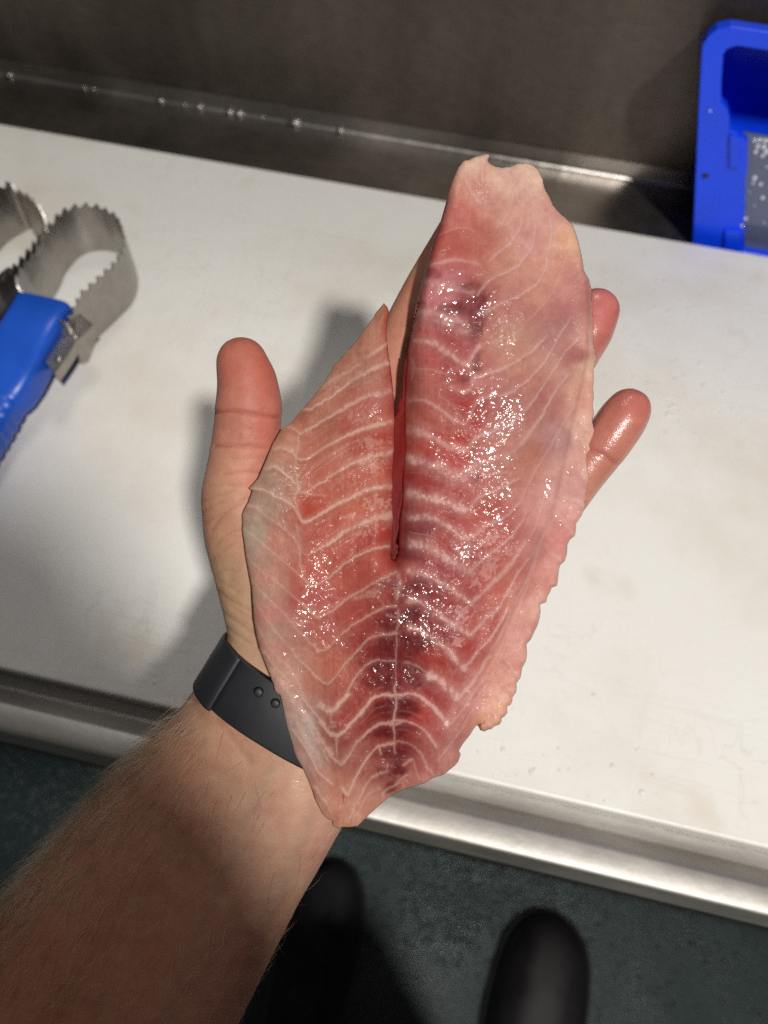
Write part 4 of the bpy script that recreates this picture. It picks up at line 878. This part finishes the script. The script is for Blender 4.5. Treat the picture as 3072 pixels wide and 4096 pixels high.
for pl, w0, w1, s in LN:
    pl = catmull(pl, 4); mw = max(w0, w1) * 2.5 + 14
    m = (fx > pl[:, 0].min() - mw) & (fx < pl[:, 0].max() + mw) & (fy > pl[:, 1].min() - mw) & (fy < pl[:, 1].max() + mw)
    if not m.any(): continue
    kj = min(1.0, max(w0, w1) / 10 + .25)
    dd, t = seg_dist(fx[m] + jit_x[m] * kj, fy[m] + jit_y[m] * kj + (stz[m] - .5) * 11 * kj, pl)
    wl = w0 + (w1 - w0) * t; wide = smooth01(wl, 6, 14); ww = wl * (.46 + .16 * wide) * wn[m] + .8
    e = np.exp(-(dd / ww) ** 2 * .9)
    e = e * (1 - wide * .75 * smooth01(.62 - nz2e[m], 0, .28)) * (1 - .12 * wide)
    halo = np.exp(-(dd / (ww * 2.8 + 4)) ** 2) * .30
    if max(w0, w1) < 8 and pl[:, 0].mean() > 1800: s = s * .72
    mm = s * np.clip(e * an[m] * .98 + halo, 0, 1)
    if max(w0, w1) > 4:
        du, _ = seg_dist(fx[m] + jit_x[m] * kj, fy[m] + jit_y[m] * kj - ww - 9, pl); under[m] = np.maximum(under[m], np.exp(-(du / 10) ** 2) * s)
    septa[m] = np.maximum(septa[m], mm); ridge[m] = np.maximum(ridge[m], e * s)
fc = idw(fx, fy, [(CR[c][0] + a * SC, CR[c][1] + b_ * SC, (r_, g_, bb)) for c, a, b_, r_, g_, bb in SMP], 3.0, 28.0)
nz = fbm(fx / 24, fy / 24, 41, 5); nz2 = fbm(fx / 9, fy / 9, 47, 3)
nz_l = fbm(fx / 40, fy / 40, 43, 3)
for c, bx_, by_, rx, ry, s, cl in BLO:
    X = CR[c][0] + bx_ * SC; Y = CR[c][1] + by_ * SC
    rr = np.sqrt(((fx - X) / (rx * SC)) ** 2 + ((fy - Y) / (ry * SC)) ** 2)
    nn = nz2 if cl == WH else nz
    m = (smooth01(1.25 - rr + (nn - .5) * 2.6, .1, .75) if cl == WH else smooth01(1.2 - rr + (nz_l - .5) * 1.3, -.1, .85)) * s * (rr < 2.4)
    if cl in (MAR, PUR, GRY): m = m * .97
    if cl == WH: m = m * (.35 + .9 * nz2) * .8; septa = np.maximum(septa, m * .9); continue
    fc = fc * (1 - m[:, None]) + srgb(cl) * m[:, None]
# muscle grain: fine strands, vertical in the middle, fanning out to the flanks
str_ = fbm(fx / 5.2, fy / 110, 51, 3); 
cen = np.exp(-((fx - 1580) / 420) ** 2)
fc *= 1 + ((str_ - .5) * .34 * cen)[:, None] * np.array([.7, 1.2, 1.2])
fc *= 1 + ((fbm(fx / 90, fy / 90, 45, 3) - .5) * .5)[:, None] * np.array([.5, 1.2, 1.2])
fc *= 1 + ((nz - .5) * .34)[:, None] * np.array([.6, 1.1, 1.1])
fc *= 1 + ((nz2 - .5) * .14)[:, None]
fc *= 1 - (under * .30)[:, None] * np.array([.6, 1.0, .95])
# raw cut wall of the right lobe and of the left lobe along the slit
cutm = np.exp(-(fd / 24) ** 2) * is_slit * (fx < 1960) * (fy > 900)
fc = fc * (1 - .55 * cutm[:, None]) + srgb((165, 40, 34)) * (.55 * cutm[:, None])
wcol = srgb((214, 172, 164)) * (.9 + .2 * nz2[:, None])
septa = np.clip(septa * .9, 0, .9)
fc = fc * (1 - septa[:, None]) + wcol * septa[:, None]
# thin rims are pale and glassy
edge = np.exp(-(fd / 9) ** 2) * (~is_slit)
fc = fc * (1 - .3 * edge[:, None]) + srgb((214, 166, 140)) * (.3 * edge[:, None])
cm = np.exp(-((fx - 1580) / 200) ** 2) * smooth01(fy, 2200, 2550) * smooth01(3250 - fy, 0, 250)
fc *= 1 - .52 * cm[:, None] * (1 - septa[:, None]) * np.array([.5, 1.0, .95])
lum = fc @ np.array([.3, .55, .15]); rt = (smooth01(fx, 1850, 2100) * smooth01(2300 - fy, 0, 500))[:, None]; lum2 = (fc @ np.array([.3, .55, .15]))[:, None]
fc = fc * (1 - .14 * rt) + lum2 * np.array([1.12, .98, .98]) * .14 * rt
pe = smooth01(1750 - fx, 0, 250)[:, None]; fc = fc * (1 - pe * np.array([.10, .07, .20]))
fc = np.clip(.96 * (fc * .92 + lum[:, None] * np.array([.08, .082, .09])), 0, 1)
wet = np.zeros(len(fx))
for c, a, b_, rx, ry, s in WET:
    X = CR[c][0] + a * SC; Y = CR[c][1] + b_ * SC
    rr = ((fx - X) / (rx * SC)) ** 2 + ((fy - Y) / (ry * SC)) ** 2; wet = np.maximum(wet, s * np.exp(-rr * 1.3))
wet = smooth01(wet * (.40 + 1.2 * fbm(fx / 30, fy / 30, 61, 3)) + .10 * fbm(fx / 60, fy / 60, 65, 3), .10, 1.05)
# relief in mm
h += prof * (ridge * .10 + (fbm(fx / 70, fy / 70, 71) - .5) * .9 + (nz2 - .5) * .12 + (str_ - .5) * .05 * cen)
dep = 266.0 + 4.5 * smooth01(fx, 2050, 2420) * smooth01(fy, 900, 1300) - 1.0 * smooth01(fx, 1500, 1000) + 3.0 * smooth01(1 - fy, -1000, -600) + 1.5 * (fbm(fx / 300, fy / 300, 77, 2) - .5)
dep += -3.6 * smooth01(1330 - fx, 0, 260) * smooth01(fy, 1700, 1900) * smooth01(3000 - fy, 0, 250)
dep += -1.6 * np.exp(-((fx - 1150) / 120) ** 2 - ((fy - 2000) / 260) ** 2)
top_d = dep - h; bot_d = dep + .4 * smooth01(dmm, 0, 3) * (~frim)
def to_cam(x, y, dmm_):
    dm = dmm_ / 1000; return np.c_[(x - 1536) / F * dm, (y - 2048) / F * dm, dm]
vt = cam2world(to_cam(fx, fy, np.where(frim, dep, top_d)))
ib = ~frim; bid = np.cumsum(ib) - 1 + len(fx); bid[frim] = np.nonzero(frim)[0]
vb = cam2world(to_cam(fx[ib], fy[ib], bot_d[ib]))
faces = np.vstack([top_f[:, ::-1], bid[top_f]])
fm = mesh_np('fish_fillet', np.vstack([vt, vb]), faces)
def both(a): return np.concatenate([a, a[ib]])
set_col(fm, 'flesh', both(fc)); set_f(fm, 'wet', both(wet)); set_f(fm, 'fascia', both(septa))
M_flesh, nt, b = mat('raw_flesh')
at = node(nt, 'ShaderNodeAttribute', _attribute_name='flesh'); aw = node(nt, 'ShaderNodeAttribute', _attribute_name='wet')
nt.links.new(at.outputs['Color'], b.inputs['Base Color'])
b.inputs['Subsurface Weight'].default_value = .22; b.inputs['Subsurface Radius'].default_value = (1, .3, .22); b.inputs['Subsurface Scale'].default_value = .0017
na = noise_tex(nt, 1500, 2, .5); nb = noise_tex(nt, 420, 3, .55); nc = noise_tex(nt, 2300, 1, .5)
b1 = bump(nt, nb.outputs['Fac'], .3, .00035); b1 = bump(nt, na.outputs['Fac'], .3, .00015, b1)
nt.links.new(b1.outputs['Normal'], b.inputs['Normal'])
b.inputs['Roughness'].default_value = .45; b.inputs['Specular IOR Level'].default_value = .10
def beads(scale):
    v = node(nt, 'ShaderNodeTexVoronoi'); v.inputs['Scale'].default_value = scale
    t = nt.nodes.new('ShaderNodeTexCoord'); nt.links.new(t.outputs['Object'], v.inputs['Vector'])
    return ramp(nt, v.outputs['Distance'], [(0.0, g(1)), (.22, g(.78)), (.45, g(.25)), (.6, g(0))])
d1 = beads(1300); n7 = noise_tex(nt, 400, 1.5, .5)
b2 = bump(nt, n7.outputs['Fac'], 1.0, .00056); b2 = bump(nt, d1.outputs['Color'], 1.0, .00003, b2)
nt.links.new(b2.outputs['Normal'], b.inputs['Coat Normal'])
ma = nt.nodes.new('ShaderNodeMath'); ma.operation = 'MULTIPLY_ADD'; ma.inputs[1].default_value = .95; ma.inputs[2].default_value = .05
nt.links.new(aw.outputs['Fac'], ma.inputs[0]); nt.links.new(ma.outputs[0], b.inputs['Coat Weight'])
b.inputs['Coat Roughness'].default_value = .11; b.inputs['Coat IOR'].default_value = 1.45
fillet = add('fish_fillet', fm, M_flesh)
tag(fillet, 'raw pink fish fillet with white chevron lines and a slit lying across the open hand', 'fish fillet')

# torn red membrane bridging the slit; its thin upper strip stands in for shade on the finger
mp = np.array(q('A', (1400, 1060), (1425, 950), (1455, 800), (1478, 600), (1496, 470), (1508, 470), (1492, 650), (1482, 850), (1478, 1000), (1478, 1200), (1474, 1400), (1462, 1560)) + q('B', (1455, 130), (1440, 300), (1424, 450), (1412, 590), (1428, 650), (1414, 725), (1392, 762), (1368, 745), (1356, 690), (1370, 570), (1384, 380), (1380, 200)) + q('A', (1378, 1600), (1380, 1450), (1392, 1250)))
bm = bmesh.new(); vs = []
cxl = np.interp(mp[:, 1], [1210, 1300, 1400, 1500, 1600, 1900, 2180, 2260], [1664, 1650, 1628, 1614, 1598, 1592, 1587, 1565]); mp[:, 0] = cxl + (mp[:, 0] - cxl) * 1.8
for x, y in mp: vs.append(bm.verts.new(P(x, y, .2652)))
fz = bm.faces.new(vs); bmesh.ops.triangulate(bm, faces=[fz]); bmesh.ops.subdivide_edges(bm, edges=bm.edges, cuts=3, use_grid_fill=True)
for v in bm.verts:
    c = (np.array(v.co) - CAM) @ R; u = c[0] / c[2] * F
    v.co = Vector(np.array(v.co) + R @ np.array([0, 0, 1.]) * (.0005 * math.sin(u * .3) + .0003 * random.random()))
r = bmesh.ops.extrude_face_region(bm, geom=list(bm.faces))
for e in r['geom']:
    if isinstance(e, bmesh.types.BMVert): e.co += Vector(R @ np.array([0, 0, .0008]))
M_memb = plastic('blood_membrane', (.14, .009, .008), .6, 0, .3, 900, .25)
M_memb.node_tree.nodes['Principled BSDF'].inputs['Specular IOR Level'].default_value = .1
add('torn_membrane', mesh_bm('torn_membrane', bm), M_memb, fillet)

# ------------------------------------------------------------------ unseen cut-off body pieces, shaped and added to shade forearm, board and floor
def body_blockers():
    secs = [(.53, .25, .085), (.545, .258, .10), (.58, .26, .10), (.64, .258, .08), (.68, .254, .06), (.70, .247, .05), (.73, .247, .04), (.76, .254, .03), (.795, .262, .022), (.815, .25, .015), (.83, .10, .01), (.86, .07, .01)]
    v = []; f = []; n = 48
    for z, hw, hd2 in secs:
        for a in np.linspace(0, 2 * math.pi, n, endpoint=False):
            ca, sa = math.cos(a), math.sin(a)
            v.append((-.10 + math.copysign(abs(ca) ** .8, ca) * hw, -.235 + math.copysign(abs(sa) ** .8, sa) * hd2, z))
    for i in range(len(secs) - 1):
        for j in range(n): f.append((i * n + j, i * n + (j + 1) % n, (i + 1) * n + (j + 1) % n, (i + 1) * n + j))
    add('shoulder_blocker', mesh_np('shoulder_blocker', v, f), M_cloth, person)
    v = []; f = []
    for k, lx in enumerate((-.01, .22)):
        for z, r_ in ((-.80, .065), (-.6, .07), (-.4, .078), (-.2, .085), (-.05, .09)):
            for a in np.linspace(0, 2 * math.pi, 20, endpoint=False): v.append((lx - .09 * (z + .8) * (1 if k else .3) + r_ * math.cos(a), -.27 + r_ * math.sin(a), z))
        for i in range(4):
            for j in range(20): f.append((k * 100 + i * 20 + j, k * 100 + i * 20 + (j + 1) % 20, k * 100 + (i + 1) * 20 + (j + 1) % 20, k * 100 + (i + 1) * 20 + j))
    add('leg_blocker', mesh_np('leg_blocker', v, f), M_cloth, person)  # unseen leg tubes, added to throw shadows on the floor
body_blockers()
